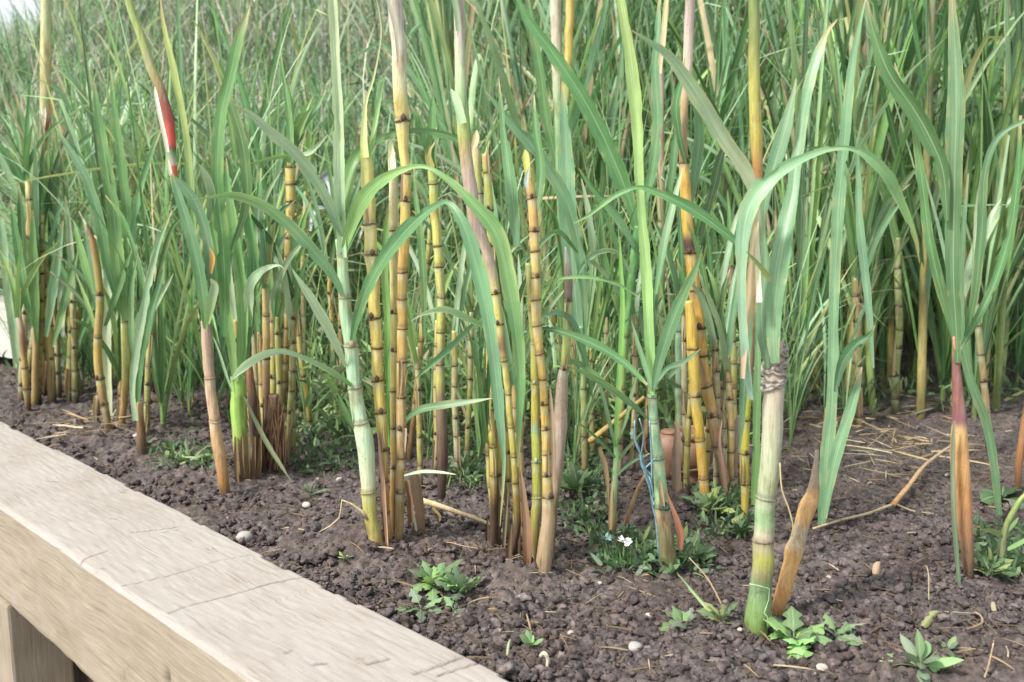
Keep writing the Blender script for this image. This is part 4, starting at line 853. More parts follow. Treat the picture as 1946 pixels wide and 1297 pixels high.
# S: left group by the beam
eS1, YS1 = cane('sugar_cane', 'olive brown crooked cane at the left with a dark snapped tip', 'sugar cane', [(214, 838, 10), (206, 815, 13), (197, 760, 15), (187, 700, 16), (186, 640, 15), (190, 560, 14), (180, 480, 13), (172, 445, 9), (165, 425, 4)], [560, 640, 720, 770], [(420, C(90, 64, 48)), (460, C(150, 110, 56)), (560, C(150, 130, 56)), (680, C(180, 140, 66)), (780, C(150, 120, 84)), (838, C(110, 84, 60))], group=CG)
eS2, YS2 = cane('sugar_cane', 'smooth olive cane at the left under one broad upright leaf', 'sugar cane', [(230, 828, 11), (233, 790, 13), (236, 760, 13), (241, 700, 17), (240, 650, 18), (237, 600, 16), (236, 570, 13)], [612], [(560, C(150, 160, 70)), (640, C(172, 166, 84)), (710, C(168, 158, 76)), (750, C(176, 136, 80)), (828, C(130, 92, 60))], group=CG, ringh=.05)
leaf(eS2, [(238, 610, 14), (230, 540, 26), (222, 470, 32), (214, 390, 30), (200, 300, 28), (186, 210, 16), (178, 150, 2)], YS2, (-.02, .02), .2, .35, GL * .85, G)
leaf(eS2, [(232, 600, 12), (205, 500, 22), (190, 420, 24), (165, 340, 22), (130, 280, 14), (105, 240, 2)], YS2, (0, -.05), .25, .35, G, GB)
leaf(eS2, [(240, 590, 12), (244, 480, 22), (240, 380, 24), (226, 270, 20), (215, 180, 10), (210, 130, 2)], YS2, (.03, .08), .25, .35, G * .85, G)
leaf(eS2, [(245, 570, 8), (252, 460, 14), (262, 380, 16), (285, 300, 12), (305, 250, 3)], YS2, (.02, .05), .25, .35, GB, G)
leaf(eS2, [(212, 838, 8), (206, 740, 18), (203, 640, 22), (206, 540, 22), (212, 480, 10)], YS2 + .05, (0, .05), .2, .5, C(186, 190, 160), GP * .8, 'leaf_sheath')
eS3, YS3 = cane('broken_cane', 'split dark brown cane stub at the left near the pale beam', 'broken cane', [(270, 868, 18), (269, 840, 18), (267, 800, 14), (264, 765, 9)], [], [(760, C(186, 150, 110)), (800, C(130, 96, 66)), (868, C(84, 62, 46))], group=CG, mat=DRY)
leaf(eS3, [(258, 800, 12), (252, 740, 14), (258, 680, 18), (268, 620, 20), (283, 540, 16), (300, 470, 12), (326, 400, 3)], YS3, (-.02, .02), .25, .4, GP * .8, GB)
leaf(eS3, [(262, 770, 9), (268, 690, 18), (284, 610, 20), (298, 560, 14), (312, 510, 3)], YS3, (0, .03), .25, .4, G, GB)
leaf(eS3, [(264, 790, 6), (258, 700, 12), (250, 620, 14), (252, 540, 10), (262, 480, 2)], YS3, (.03, .06), .25, .4, GB, G)
e4, Y4 = thin('squat brown cane foot between the left groups', [(331, 745, 14), (334, 720, 14), (338, 690, 12), (342, 660, 9)], [700, 722], [(650, C(150, 150, 80)), (700, C(150, 112, 70)), (745, C(110, 80, 56))])
for x_, d_ in ((330, 0), (345, .05), (360, .1)):
    leaf(e4, [(336, 700, 8), (x_, 620, 18), (x_ + 6, 540, 18), (x_ + 2 * (x_ - 340), 450, 3)], Y4, (0, d_), .3, .4, G * (.8 + d_), GB)
# R: far left canes
eR, YR = cane('sugar_cane', 'tallest pole-like brown-green cane at the left edge with a red torn patch', 'sugar cane',
    [(78, 748, 16), (72, 680, 15), (76, 600, 17), (79, 520, 18), (80, 430, 18), (83, 370, 20), (84, 300, 20), (86, 235, 20), (86, 180, 19), (87, 100, 20), (87, 20, 18), (86, -60, 16)],
    [640], [(-60, C(176, 176, 130)), (60, C(190, 184, 130)), (150, C(190, 160, 112)), (200, C(180, 170, 120)), (215, C(210, 190, 170)), (232, C(150, 66, 62)), (262, C(150, 70, 60)), (275, C(176, 140, 110)), (330, C(140, 100, 66)), (360, C(170, 180, 130)), (500, C(130, 170, 100)), (640, C(170, 150, 90)), (748, C(110, 80, 60))], group=CG)
leaf(eR, [(80, 300, 8), (80, 250, 11), (84, 222, 9), (86, 205, 2)], YR, (-.03, -.03), .1, .5, C(220, 206, 190), C(232, 222, 210), 'torn_white_strip', DRYLEAF)
leaf(eR, [(96, 220, 4), (100, 205, 10), (97, 188, 5), (92, 175, 1)], YR, (-.03, -.03), .2, .5, C(170, 130, 70), C(206, 170, 120), 'dry_leaf', DRYLEAF)
leaf(eR, [(78, 520, 10), (66, 400, 24), (56, 300, 26), (44, 240, 20), (30, 180, 3)], YR, (.02, .06), .25, .4, G * .85, G)
leaf(eR, [(74, 430, 8), (40, 340, 22), (10, 290, 20), (-30, 250, 8)], YR, (-.02, -.1), .25, .4, G * .85, G)
leaf(eR, [(90, 460, 10), (110, 350, 22), (140, 290, 20), (170, 260, 10), (190, 235, 2)], YR, (.02, -.05), .25, .4, G * .9, GB)
leaf(eR, [(96, 560, 12), (92, 480, 24), (88, 400, 22), (100, 310, 14), (104, 250, 2)], YR, (.04, .06), .25, .4, G * .9, GL * .85)
leaf(eR, [(30, 700, 8), (22, 620, 14), (12, 520, 20), (2, 430, 18), (-20, 340, 5)], YR, (-.06, -.06), .25, .4, GP * .75, GB)
leaf(eR, [(46, 760, 8), (38, 700, 14), (30, 640, 16), (22, 560, 16), (18, 500, 6)], YR, (-.1, -.06), .25, .4, GB * .8, GP * .9)
thin('orange cane with a pointed cream tip at the far left', [(66, 772, 13), (67, 700, 13), (68, 620, 13), (66, 540, 14), (64, 460, 15), (58, 400, 15), (53, 345, 10), (49, 330, 3)], [380, 470, 560, 620], [(330, C(226, 210, 150)), (380, C(206, 178, 110)), (440, C(190, 160, 90)), (465, C(200, 110, 56)), (490, C(180, 140, 90)), (540, C(180, 150, 110)), (700, C(170, 134, 84))], Y=3.45)
thin('broken amber cane stump in the far left clump', [(97, 766, 13), (96, 700, 13), (95, 640, 14), (93, 580, 13), (90, 558, 12)], [565, 620], [(550, C(160, 110, 60)), (600, C(214, 170, 90)), (700, C(190, 150, 90))], Y=3.5)
thin('brown leaning cane nearest the path at the far left', [(54, 775, 11), (50, 740, 12), (46, 690, 12), (42, 640, 12), (34, 590, 10)], [700, 740], [(590, C(200, 170, 150)), (650, C(150, 104, 76)), (710, C(190, 150, 66)), (775, C(130, 92, 60))])
thin('amber leaning cane right of the far left clump', [(126, 744, 12), (133, 700, 15), (142, 650, 15), (150, 600, 12), (152, 570, 6)], [660], [(560, C(140, 160, 80)), (620, C(190, 160, 80)), (744, C(170, 130, 60))])
thin('pale brown cane at the back of the far left clump', [(112, 745, 13), (108, 690, 13), (104, 620, 14), (102, 540, 14), (100, 460, 10)], [600, 660], [(460, C(130, 160, 90)), (560, C(190, 186, 96)), (745, C(120, 90, 66))])

# more stalks packed into each clump
def pack(n, px0, px1, py0, py1, t0, t1, w0, w1, label_, group_, pal, seed, dark=.6):
    r = np.random.default_rng(seed)
    for k in range(n):
        bx = px0 + (px1 - px0) * (k + r.random()) / n; by = py0 + (py1 - py0) * r.random(); ty = t0 + (t1 - t0) * r.random()
        w = w0 + (w1 - w0) * r.random(); ln = r.normal(0, .05) * (by - ty)
        c0 = pal[r.integers(len(pal))]; c1 = pal[r.integers(len(pal))]
        pts = [(bx, by, w), (bx + ln * .2, by * .75 + ty * .25, w * 1.05), (bx + ln * .5 + r.normal() * 2, by * .5 + ty * .5, w), (bx + ln * .8, by * .2 + ty * .8, w), (bx + ln, ty, w * .8)]
        nd, y = [], by - 22 - 20 * r.random()
        while y > ty + 15:
            nd.append(y); y -= 34 + 26 * r.random()
        e, Yk = cane('sugar_cane', label_, 'sugar cane', pts, nd, [(ty, c1), ((by + ty) / 2, c0), (by - 50, c0 * .9), (by, C(120, 96, 74) * (dark + .35))], group=group_, sides=9)
        for q in range(3):
            a = r.normal(0, 55); hh = 110 + 130 * r.random(); lc = (G, GB, GL * .9, GP * .85, GD)[r.integers(5)]
            leaf(e, [(bx + ln, ty + 12 + 10 * q, w * 1.2), (bx + ln + a * .25, ty - hh * .35, w * 1.1), (bx + ln + a * .6, ty - hh * .75, w), (bx + ln + a, ty - hh * (.9 + .2 * r.random()), 2)], Yk, (0, .08 * r.normal()), .3, .4, lc * .9, lc)
        if r.random() < .4:
            tc = C(190, 164, 136) * (.6 + .5 * r.random())
            leaf(e, [(bx - w * .3, by - 60, w * .6), (bx - w * .5, by - 25, w * .8), (bx - w * .6 + r.normal() * 4, by + 2, 3)], Yk, (-.02, -.03), .3, .8, tc, tc * .8, 'dry_sheath', DRYLEAF)
PY = [C(200, 172, 90), C(176, 160, 84), C(188, 150, 96), C(160, 150, 86), C(150, 118, 84), C(186, 168, 130)]
pack(9, 34, 150, 735, 765, 380, 560, 9, 13, 'thin yellow-brown cane packed into the far left clump', 'canes packed into the far left clump', PY, 1)
pack(6, 178, 285, 800, 842, 590, 710, 9, 12, 'thin brownish cane packed around the split stub by the beam', 'canes packed around the split stub', PY, 2)
pack(9, 452, 565, 838, 905, 480, 640, 10, 14, 'brown-footed cane packed beside the bright yellow-green young one', 'canes packed beside the yellow-green cane', PY, 3, .5)
pack(4, 925, 1002, 1030, 1075, 640, 820, 10, 13, 'dark-footed thin cane packed into the middle clump', 'canes packed into the middle clump', PY, 4, .5)
pack(7, 1285, 1425, 915, 975, 590, 760, 10, 14, 'thin tan cane packed among the orange canes', 'canes packed among the orange canes', PY, 5)
pack(5, 1085, 1240, 850, 900, 520, 680, 9, 13, 'thin pale cane in the gap right of the middle clump', 'thin canes right of the middle clump', PY, 6)
pack(4, 780, 900, 860, 930, 520, 700, 10, 13, 'thin cane standing between the two middle clumps', 'thin canes between the two middle clumps', PY, 7)
pack(3, 580, 680, 790, 830, 480, 640, 9, 11, 'thin shaded cane behind the pale waxy green one', 'thin canes behind the pale green cane', PY, 8)
pack(5, 1560, 1900, 790, 860, 420, 600, 11, 15, 'thin cane before the right wall of blades', 'thin canes before the right wall', [C(120, 150, 90), C(150, 150, 90), C(170, 140, 100)], 9)
# leaves that wrap the far left and left groups
for (bx0, by0, tx, ty, w_, Yb, c_) in ((60, 620, 20, 380, 20, 3.40, G), (70, 650, 62, 400, 22, 3.38, GL * .85), (88, 640, 120, 420, 22, 3.36, GB), (100, 660, 150, 470, 18, 3.34, G), (120, 640, 112, 440, 20, 3.4, GP * .8),
        (186, 600, 160, 430, 18, 2.93, GB), (200, 620, 252, 470, 16, 2.92, G), (178, 560, 140, 420, 18, 2.9, GL * .85), (262, 640, 330, 520, 13, 2.9, GP * .8), (150, 650, 200, 500, 16, 3.3, G), (52, 560, 36, 350, 20, 3.42, GD)):
    pr = leaf(eR if bx0 < 150 else eS2, [(bx0, by0, 8), (bx0 * .6 + tx * .4, by0 * .62 + ty * .38, w_), (bx0 * .25 + tx * .75, by0 * .25 + ty * .75, w_ * .8), (tx, ty, 2)], Yb, (0, .06 * rng.normal()), .3, .4, c_ * .9, c_)
# more leaves of the middle canes, and the canes just behind them
leaf(eE1, [(1022, 624, 8), (1068, 632, 16), (1130, 656, 22), (1185, 690, 18), (1230, 732, 6)], YE1, (.02, -.05), .4, .4, GD, G)
leaf(eE1, [(1027, 545, 4), (1060, 531, 7), (1120, 528, 9), (1170, 540, 8), (1215, 565, 3)], YE1, (.02, .05), .4, .4, GL * .8, G)
leaf(eE8, [(1035, 602, 5), (1060, 596, 14), (1085, 612, 18), (1105, 660, 17), (1120, 720, 10), (1126, 760, 2)], YE8, (-.02, .03), .3, .4, GB, G * .9)
leaf(eE8, [(1060, 690, 6), (1095, 690, 14), (1140, 720, 12), (1168, 760, 4)], YE8, (.02, .0), .3, .4, G, G * .9)
leaf(eE4, [(935, 628, 8), (892, 606, 16), (846, 588, 17), (806, 596, 8), (780, 611, 1)], YE4, (-.02, -.08), .3, .4, GL * .8, GP * .9)
leaf(eE5, [(945, 572, 7), (880, 636, 14), (830, 682, 14), (783, 726, 2)], YE5, (-.02, -.02), .3, .4, GB * .9, G)
leaf(eE3, [(985, 640, 6), (960, 560, 18), (950, 480, 24), (938, 400, 20), (930, 330, 6)], YE3, (.06, .12), .3, .4, G * .85, GB)
leaf(eE3, [(984, 470, 16), (977, 400, 29), (966, 310, 27), (955, 225, 14), (948, 150, 2)], YE3 + .1, (.0, .08), .25, .4, GB * .8, G)
leaf(eC, [(772, 797, 9), (800, 779, 17), (850, 770, 19), (900, 763, 10), (938, 757, 1)], YC, (-.02, -.1), .35, .35, G * .9, GP * .9)
leaf(eC, [(768, 904, 4), (800, 897, 8), (835, 898, 7), (866, 902, 2)], YC, (-.02, -.05), .35, .35, GP * .8, GP)
leaf(eC2, [(737, 850, 12), (740, 720, 17), (736, 600, 17), (732, 500, 18), (738, 420, 16), (745, 370, 4)], YC2 + .03, (0, .02), .2, .5, C(112, 172, 76), GL)
leaf(eC2, [(745, 860, 8), (742, 780, 14), (739, 700, 10), (742, 640, 2)], YC2 + .02, (0, 0), .2, .5, GL * .85, GL)
leaf(eD4, [(806, 640, 8), (806, 540, 18), (800, 450, 18), (790, 370, 10), (786, 320, 2)], YD4 + .1, (0, .06), .3, .4, GD, G)
eM1, YM1 = cane('sugar_cane', 'green cane behind the middle whose widest leaf sweeps up to the left', 'sugar cane', [(1176, 905, 14), (1180, 760, 14), (1188, 640, 15), (1204, 500, 16), (1212, 430, 14)], [840, 740, 640], [(420, G), (640, GL * .9), (760, C(170, 170, 96)), (905, C(150, 130, 90))], group=CG, buds=False)
leaf(eM1, [(1214, 450, 14), (1196, 380, 32), (1160, 290, 42), (1110, 190, 38), (1050, 100, 30), (1000, 30, 18), (972, -30, 5)], YM1, (.0, .03), .2, .4, G * .8, G)
leaf(eM1, [(1206, 470, 10), (1182, 425, 20), (1150, 385, 20), (1120, 350, 12), (1100, 320, 2)], YM1, (-.02, -.05), .3, .4, GB * .85, G)
leaf(eM1, [(1200, 520, 10), (1172, 480, 12), (1140, 478, 12), (1110, 500, 12), (1090, 540, 3)], YM1, (-.03, -.1), .4, .4, GP * .75, GB)
leaf(eM1, [(1212, 430, 12), (1240, 330, 24), (1250, 230, 26), (1246, 130, 20), (1252, 30, 12), (1256, -20, 3)], YM1, (.04, .1), .3, .4, G * .85, GB)
leaf(eM1, [(1190, 640, 8), (1170, 560, 18), (1150, 500, 18), (1140, 430, 12), (1138, 390, 2)], YM1, (.04, .1), .3, .4, GL * .75, G)
eM2, YM2 = cane('sugar_cane', 'cane behind the tan-sheathed one with a wide blue-green upright blade', 'sugar cane', [(1112, 905, 13), (1110, 800, 13), (1108, 700, 13), (1104, 620, 13)], [830, 740], [(620, GB), (740, C(150, 160, 96)), (905, C(140, 110, 80))], group=CG, buds=False)
leaf(eM2, [(1103, 680, 14), (1094, 570, 36), (1084, 460, 42), (1078, 350, 40), (1075, 260, 30), (1070, 170, 8), (1068, 140, 2)], YM2, (.0, .05), .15, .35, GB * .8, GB * .9)
leaf(eM2, [(1112, 640, 10), (1108, 520, 24), (1080, 390, 32), (1022, 292, 30), (965, 225, 20), (922, 172, 3)], YM2, (-.05, -.15), .25, .4, GB * .9, GB)
leaf(eM2, [(1106, 660, 8), (1122, 570, 16), (1128, 480, 18), (1118, 400, 14), (1105, 340, 3)], YM2, (.0, .0), .25, .4, G, GP * .8)
leaf(eM2, [(1098, 480, 6), (1060, 440, 12), (1020, 470, 12), (982, 512, 3)], YM2, (-.1, -.2), .3, .4, GL * .8, GB)
eM3, YM3 = cane('sugar_cane', 'beige sheathed tall cane high up in the middle background', 'sugar cane', [(1068, 850, 15), (1066, 650, 16), (1068, 450, 18), (1064, 250, 20), (1058, 120, 20), (1056, 0, 22), (1054, -50, 22)], [650, 450], [(-50, C(190, 176, 160)), (120, C(200, 184, 160)), (200, C(150, 170, 120)), (450, G), (850, C(150, 140, 90))], Y=2.9, group=CG, buds=False)
cane('upper_stalk', None, None, [(1076, 200, 12), (1080, 100, 16), (1084, 0, 17), (1086, -50, 17)], [], [(-50, C(190, 150, 70)), (100, C(200, 166, 70)), (200, C(150, 160, 90))], Y=2.88, base=eM3, buds=False)
leaf(eM3, [(1062, 330, 14), (1040, 230, 24), (1026, 130, 22), (1010, 40, 14), (1000, -30, 4)], 2.95, (0, 0), .3, .4, G * .85, G)
leaf(eM3, [(1070, 300, 14), (1100, 200, 22), (1130, 100, 20), (1150, 20, 10), (1160, -30, 3)], 2.95, (0, 0), .3, .4, G * .9, GB)
eM4, YM4 = cane('sugar_cane', 'pinkish dry stalk standing left of the yellow leafless pole at the top', 'sugar cane', [(1262, 880, 13), (1258, 600, 13), (1256, 400, 14), (1255, 250, 15), (1254, 130, 14)], [600, 420], [(120, C(196, 166, 150)), (300, C(176, 140, 124)), (420, C(150, 150, 96)), (880, C(120, 110, 80))], Y=2.9, group=CG, buds=False)
leaf(eM4, [(1254, 140, 10), (1262, 60, 14), (1270, -30, 10)], 2.88, (0, 0), .3, .5, C(206, 176, 150), C(170, 180, 120))
leaf(eM4, [(1258, 420, 10), (1280, 320, 18), (1284, 220, 16), (1276, 140, 4)], 2.9, (0, 0), .3, .5, G, GB)

# ------------------------------------------------------------------ the thicket behind: single plants
def blade3d(base, az, L, w, el0, droop, twist, c0, c1, segs=9, fold=.3, across=5, kink=None):
    """a blade in its own metres: leaves `base` at azimuth az, elevation el0, bending over by droop"""
    t = np.linspace(0, 1, segs + 1)
    el = el0 - droop * t ** 1.8
    if kink is not None: el = np.where(t > kink, el - 1.3 * np.clip((t - kink) / .12, 0, 1), el)
    st = L / segs
    d = np.stack([np.cos(el) * math.cos(az), np.cos(el) * math.sin(az), np.sin(el)], -1)
    Q = np.vstack([[0, 0, 0], np.cumsum(d[:-1] * st, 0)]) + np.asarray(base)
    T = unit(np.gradient(Q, axis=0))
    hz = np.array([-math.sin(az), math.cos(az), 0.0])
    nrm = unit(np.cross(T, hz)); a = twist * (0.3 + t)
    side = hz[None] * np.cos(a)[:, None] + nrm * np.sin(a)[:, None]
    n2 = unit(np.cross(side, T))
    prof = np.interp(t, [0, .12, .4, .7, .9, 1], [.55, .85, 1, .8, .35, .02])
    return strip_mesh(Q, w * prof, side, n2, fold, c0, c1, across=across, wave=.02)

PROTO = []
def proto(kind, seed):
    r = np.random.default_rng(seed)
    e = bpy.data.objects.new('thicket_cane', None); e.empty_display_size = .05; e['_w'] = [0, 0, 0]
    COL.objects.link(e)
    hstem = {'cane': .95, 'shoot': .10, 'tall': 1.3, 'fine': .25, 'young': .2}[kind] * (.85 + .3 * r.random())
    rad = {'cane': .013, 'shoot': .010, 'tall': .014, 'fine': .005, 'young': .007}[kind]
    nn = 14
    lean = r.normal(0, .05, 2)
    zz = np.linspace(-.05, hstem, nn)
    Q = np.stack([lean[0] * zz * zz, lean[1] * zz * zz, zz], -1)
    pal = [C(186, 160, 92), C(150, 160, 90), C(170, 140, 112), C(140, 150, 80)]
    ca, cb = pal[r.integers(4)], pal[r.integers(4)]
    tcol = (zz - zz[0]) / (zz[-1] - zz[0])
    cols = ca * (1 - tcol[:, None]) + (cb * .5 + G * .5) * tcol[:, None]
    if kind in ('cane', 'tall'):
        cols[1::3] = cols[1::3] * .45
    V, f, c_ = tube_mesh(Q, np.full(nn, rad) * (1.05 - .25 * tcol), cols, 8)
    link('stem', V, f, STEM, e, c_, origin=(0, 0, 0))
    spec = {'cane': (12, .6, 1.15, .014, .034), 'shoot': (13, .7, 1.8, .010, .027), 'tall': (12, .7, 1.3, .016, .036), 'fine': (16, .5, 1.5, .006, .014), 'young': (9, .5, 1.1, .010, .024)}[kind]
    for k in range(spec[0]):
        hz_ = hstem * ((.12 + .88 * k / spec[0]) if kind in ('cane', 'tall') else r.random() * .9)
        az = k * 2.6 + r.normal(0, .5)
        L = spec[1] + (spec[2] - spec[1]) * r.random()
        w = spec[3] + (spec[4] - spec[3]) * r.random()
        b = (lean[0] * hz_ ** 2, lean[1] * hz_ ** 2, hz_)
        u = r.random()
        c0 = (G, GB * 1.05, GD * 1.25, GL)[r.integers(4)] * (.85 + .45 * r.random())
        c1 = c0 if u < .5 else (GP if u < .8 else C(186, 182, 120))
        dead = u > .93
        if dead: c0, c1 = C(168, 150, 124), C(186, 168, 144)
        kink = .4 + .4 * r.random() if r.random() < .22 else None
        V, f, c_, uv = blade3d(b, az, L, w, R(84 - 14 * r.random()), R(8 + 75 * r.random() ** 2.0), r.normal(0, 1.0), c0, c1, kink=kink)
        link('dry_leaf' if dead else 'leaf', V, f, DRYLEAF if dead else LEAF_FAR, e, c_, uv, origin=(0, 0, 0))
    V, f, c_, uv = blade3d((lean[0] * hstem ** 2, lean[1] * hstem ** 2, hstem * .7), 1.0, .9 + .5 * r.random(), spec[3] * .9, R(88), R(6), .3, GB, GL * .9, fold=.8)
    link('leaf_spindle', V, f, LEAF_FAR, e, c_, uv, origin=(0, 0, 0))
    return e
KIND_WORDS = {'cane': 'leafy cane with a ringed lower stalk', 'shoot': 'stemless shoot of long upright blades', 'tall': 'tall cane with leaves high on its stalk', 'fine': 'narrow-leaved grassy shoot', 'young': 'knee-high young shoot'}
for kd, n_ in (('cane', 5), ('shoot', 6), ('tall', 4), ('fine', 4), ('young', 5)):
    for k in range(n_):
        PROTO.append((kd, proto(kd, 100 + len(PROTO) * 7)))
USED = set()
def place(idx, x, y, rz, s, zone, sz=None, tilt=(0, 0)):
    kd, p = PROTO[idx]
    if idx in USED:
        r = p.copy(); COL.objects.link(r)
        for ch in list(p.children):
            c = ch.copy(); COL.objects.link(c); c.parent = r
    else:
        r = p; USED.add(idx)
    r.location = (x, y, float(gz(np.array([x]), np.array([y]))[0]) - .01)
    r.rotation_euler = (tilt[0], tilt[1], rz)
    r.scale = (s, s, s * (sz or 1))
    r['label'] = KIND_WORDS[kd] + ' ' + zone
    r['category'] = 'cane shoot'
    r['group'] = KIND_WORDS[kd].split(' ')[0] + ' thicket plants ' + zone
byk = {k: [i for i, (kd, _) in enumerate(PROTO) if kd == k] for k in KIND_WORDS}
def scatter(n, px0, px1, Y0, Y1, kinds, zone, smin, smax, hlim=None, seed=0, tiltx=0, avoid=None):
    r = np.random.default_rng(seed)
    done = 0; tries = 0
    while done < n and tries < n * 20:
        tries += 1
        px = px0 + (px1 - px0) * r.random()
        Y = Y0 + (Y1 - Y0) * r.random() ** .8
        p = at(px, 500, Y)
        g = to_bed(p[0], p[1])
        if g[1] < .35: continue
        if avoid and avoid(px, Y): continue
        kd = kinds[r.integers(len(kinds))]
        i = byk[kd][r.integers(len(byk[kd]))]
        s = smin + (smax - smin) * r.random()
        if hlim is not None:
            s *= hlim(px, Y)
        place(i, p[0], Y, r.random() * 6.28, s, zone, 1 + .15 * r.normal(), (r.normal(0, .05), r.normal(0, .05) + tiltx))
        done += 1
def lim(px, Y):
    top = CAM_H + Y * (.150 if px < 130 else .22)     # the skyline drops towards the left
    return min(1.0, top / 2.1) if px < 190 else 1.0
# right wall of upright blades
scatter(34, 1500, 1990, 3.15, 3.9, ['shoot', 'shoot', 'shoot', 'fine', 'tall'], 'in the dense right-hand wall of blades', .85, 1.15, seed=1)
scatter(52, 1480, 2350, 3.9, 5.2, ['shoot', 'shoot', 'tall', 'cane', 'fine'], 'deep in the dense wall at the right', 1.0, 1.35, seed=2)
# middle
open_ = lambda px, Y: (Y < 3.6 and 560 < px < 1480 and not (930 < px < 1120 and Y > 3.1))
scatter(44, 860, 1500, 3.3, 4.6, ['cane', 'shoot', 'tall', 'cane', 'fine'], 'behind the middle and orange canes', .8, 1.1, seed=3, avoid=open_)
scatter(30, 800, 1500, 4.4, 5.8, ['tall', 'shoot', 'cane'], 'far back behind the middle clump', 1.1, 1.45, seed=4)
scatter(20, 480, 860, 3.7, 5.6, ['cane', 'fine', 'shoot'], 'behind the pale waxy green cane', .6, .85, seed=5)
# left
scatter(34, 120, 560, 3.2, 4.8, ['cane', 'shoot', 'fine', 'shoot'], 'behind the left brown cane', .62, .9, hlim=lim, seed=6)
scatter(30, 22, 330, 3.5, 5.6, ['cane', 'shoot', 'fine', 'cane'], 'around the far left clump', .62, .92, hlim=lim, seed=7)
# young shoots filling the gaps between the canes
scatter(20, 900, 1290, 2.45, 3.4, ['young', 'young', 'fine'], 'among the middle canes', .45, .85, seed=8)
scatter(12, 560, 900, 2.6, 3.5, ['young', 'fine'], 'behind the yellow canes', .35, .65, seed=9)
scatter(14, 1290, 1640, 2.7, 3.4, ['young', 'fine'], 'around the orange canes', .35, .7, seed=10)
scatter(24, 20, 560, 2.95, 3.8, ['young', 'young', 'fine', 'shoot'], 'between the left canes', .5, .85, hlim=lim, seed=12)
for i, (kd, p) in enumerate(PROTO):
    if i not in USED:
        for ch in list(p.children): bpy.data.objects.remove(ch)
        bpy.data.objects.remove(p)

# ------------------------------------------------------------------ bank and the mass of blades far behind
bx_ = np.arange(-16, 14.1, .4); by_ = np.arange(6.2, 30, .4)
BX, BY = np.meshgrid(bx_, by_)
def bank(x, y):
    left = np.clip((x / y + .60) / .16, 0, 1)
    return np.clip((y - 6.4) / 3.5, 0, 1) ** 1.2 * (.55 + 1.1 * left) + .3 * vnoise(x * .8, y * .8, 61) - .18
BANKM = plain('bank_earth', C(66, 74, 46), .95, .5, 4)
link('hill', np.stack([BX, BY, bank(BX, BY)], -1).reshape(-1, 3), gridfaces(len(by_), len(bx_)), BANKM, kind='structure')

def mass(name, n, sampler, Lr, Wr, palette, weights, label_, seed, el=(70, 18), droop=50, mat=None):
    r = np.random.default_rng(seed)
    x, y, z = sampler(r, n)
    az = r.random(n) * 6.283
    L = Lr[0] + (Lr[1] - Lr[0]) * r.random(n); w = Wr[0] + (Wr[1] - Wr[0]) * r.random(n) ** 1.5
    e0 = np.radians(el[0] + el[1] * r.normal(size=n)); dr = np.radians(droop) * r.random(n) ** 1.6 * 1.4
    seg = 4
    t = np.linspace(0, 1, seg + 1)
    ev = e0[:, None] - dr[:, None] * t[None] ** 1.6
    d = np.stack([np.cos(ev) * np.cos(az)[:, None], np.cos(ev) * np.sin(az)[:, None], np.sin(ev)], -1) * (L / seg)[:, None, None]
    Q = np.concatenate([np.zeros((n, 1, 3)), np.cumsum(d[:, :-1], 1)], 1) + np.stack([x, y, z], -1)[:, None, :]
    tw = r.random(n) * 3.14
    sd_ = np.stack([np.cos(az + 1.57 + 0 * tw), np.sin(az + 1.57), 0 * az], -1)
    T = unit(np.gradient(Q, axis=1)); up_ = unit(np.cross(T, sd_[:, None, :]))
    side = sd_[:, None, :] * np.cos(tw)[:, None, None] + up_ * np.sin(tw)[:, None, None]
    prof = np.interp(t, [0, .3, .7, 1], [.7, 1, .75, .05])
    off = side * (w[:, None] * prof[None] * .5)[..., None]
    V = np.stack([Q - off, Q + off], 2).reshape(-1, 3)
    base = (np.arange(n) * (seg + 1) * 2)[:, None] + (np.arange(seg) * 2)[None]
    Fq = np.stack([base, base + 1, base + 3, base + 2], -1).reshape(-1, 4)
    pi = r.choice(len(palette), n, p=np.array(weights) / sum(weights))
    cc = np.array(palette)[pi] * (.65 + .7 * r.random(n))[:, None]
    cc = np.repeat(cc, (seg + 1) * 2, axis=0)
    uv = np.stack([np.tile(np.array([0., 1.]), n * (seg + 1)), np.repeat(np.tile(t, n) * 3, 2)], -1)
    return link(name, V, Fq, mat or LEAF_MASS, None, cc, uv, kind='stuff', label=label_, cat='undergrowth')
def sampler_zone(px0, px1, Y0, Y1, zlo, zhi, base=None, lean=None):
    def f(r, n):
        px = px0 + (px1 - px0) * r.random(n); Y = Y0 + (Y1 - Y0) * r.random(n)
        x = (px - W / 2) / F * Y * cp * 1.015
        zb = bank(x, Y) if base is None else base
        z = zb + zlo + (zhi - zlo) * r.random(n)
        top = CAM_H + Y * np.interp(px, [0, 100, 130, 190], [.135, .14, .17, .40]) - .25
        return x, Y, np.minimum(z, top - .3 * r.random(n))
    return f
PG = [G * 1.05, GD * 1.1, GB * 1.05, GL, GP, C(204, 194, 178), C(192, 174, 168), C(104, 118, 90)]  # pale dry stalks, and greens lightened in place of far haze
mass('far_reed_mass', 23000, sampler_zone(-150, 900, 6.0, 9.0, 0, 1.9), (.2, .7), (.004, .013), PG, [3.4, 3, 3.4, 1.2, 3.2, 3.2, 3.4, 3], 'hazy mass of fine reeds with pale dry stalks on the far bank', 71, el=(68, 20))
mass('far_reed_mass', 18000, sampler_zone(800, 2400, 5.4, 8.0, 0, 2.4), (.3, .9), (.005, .016), PG, [5, 5, 3, 3, 2, 1, .5, 3], 'deep green mass of long blades filling the far middle and right', 72, el=(76, 14))
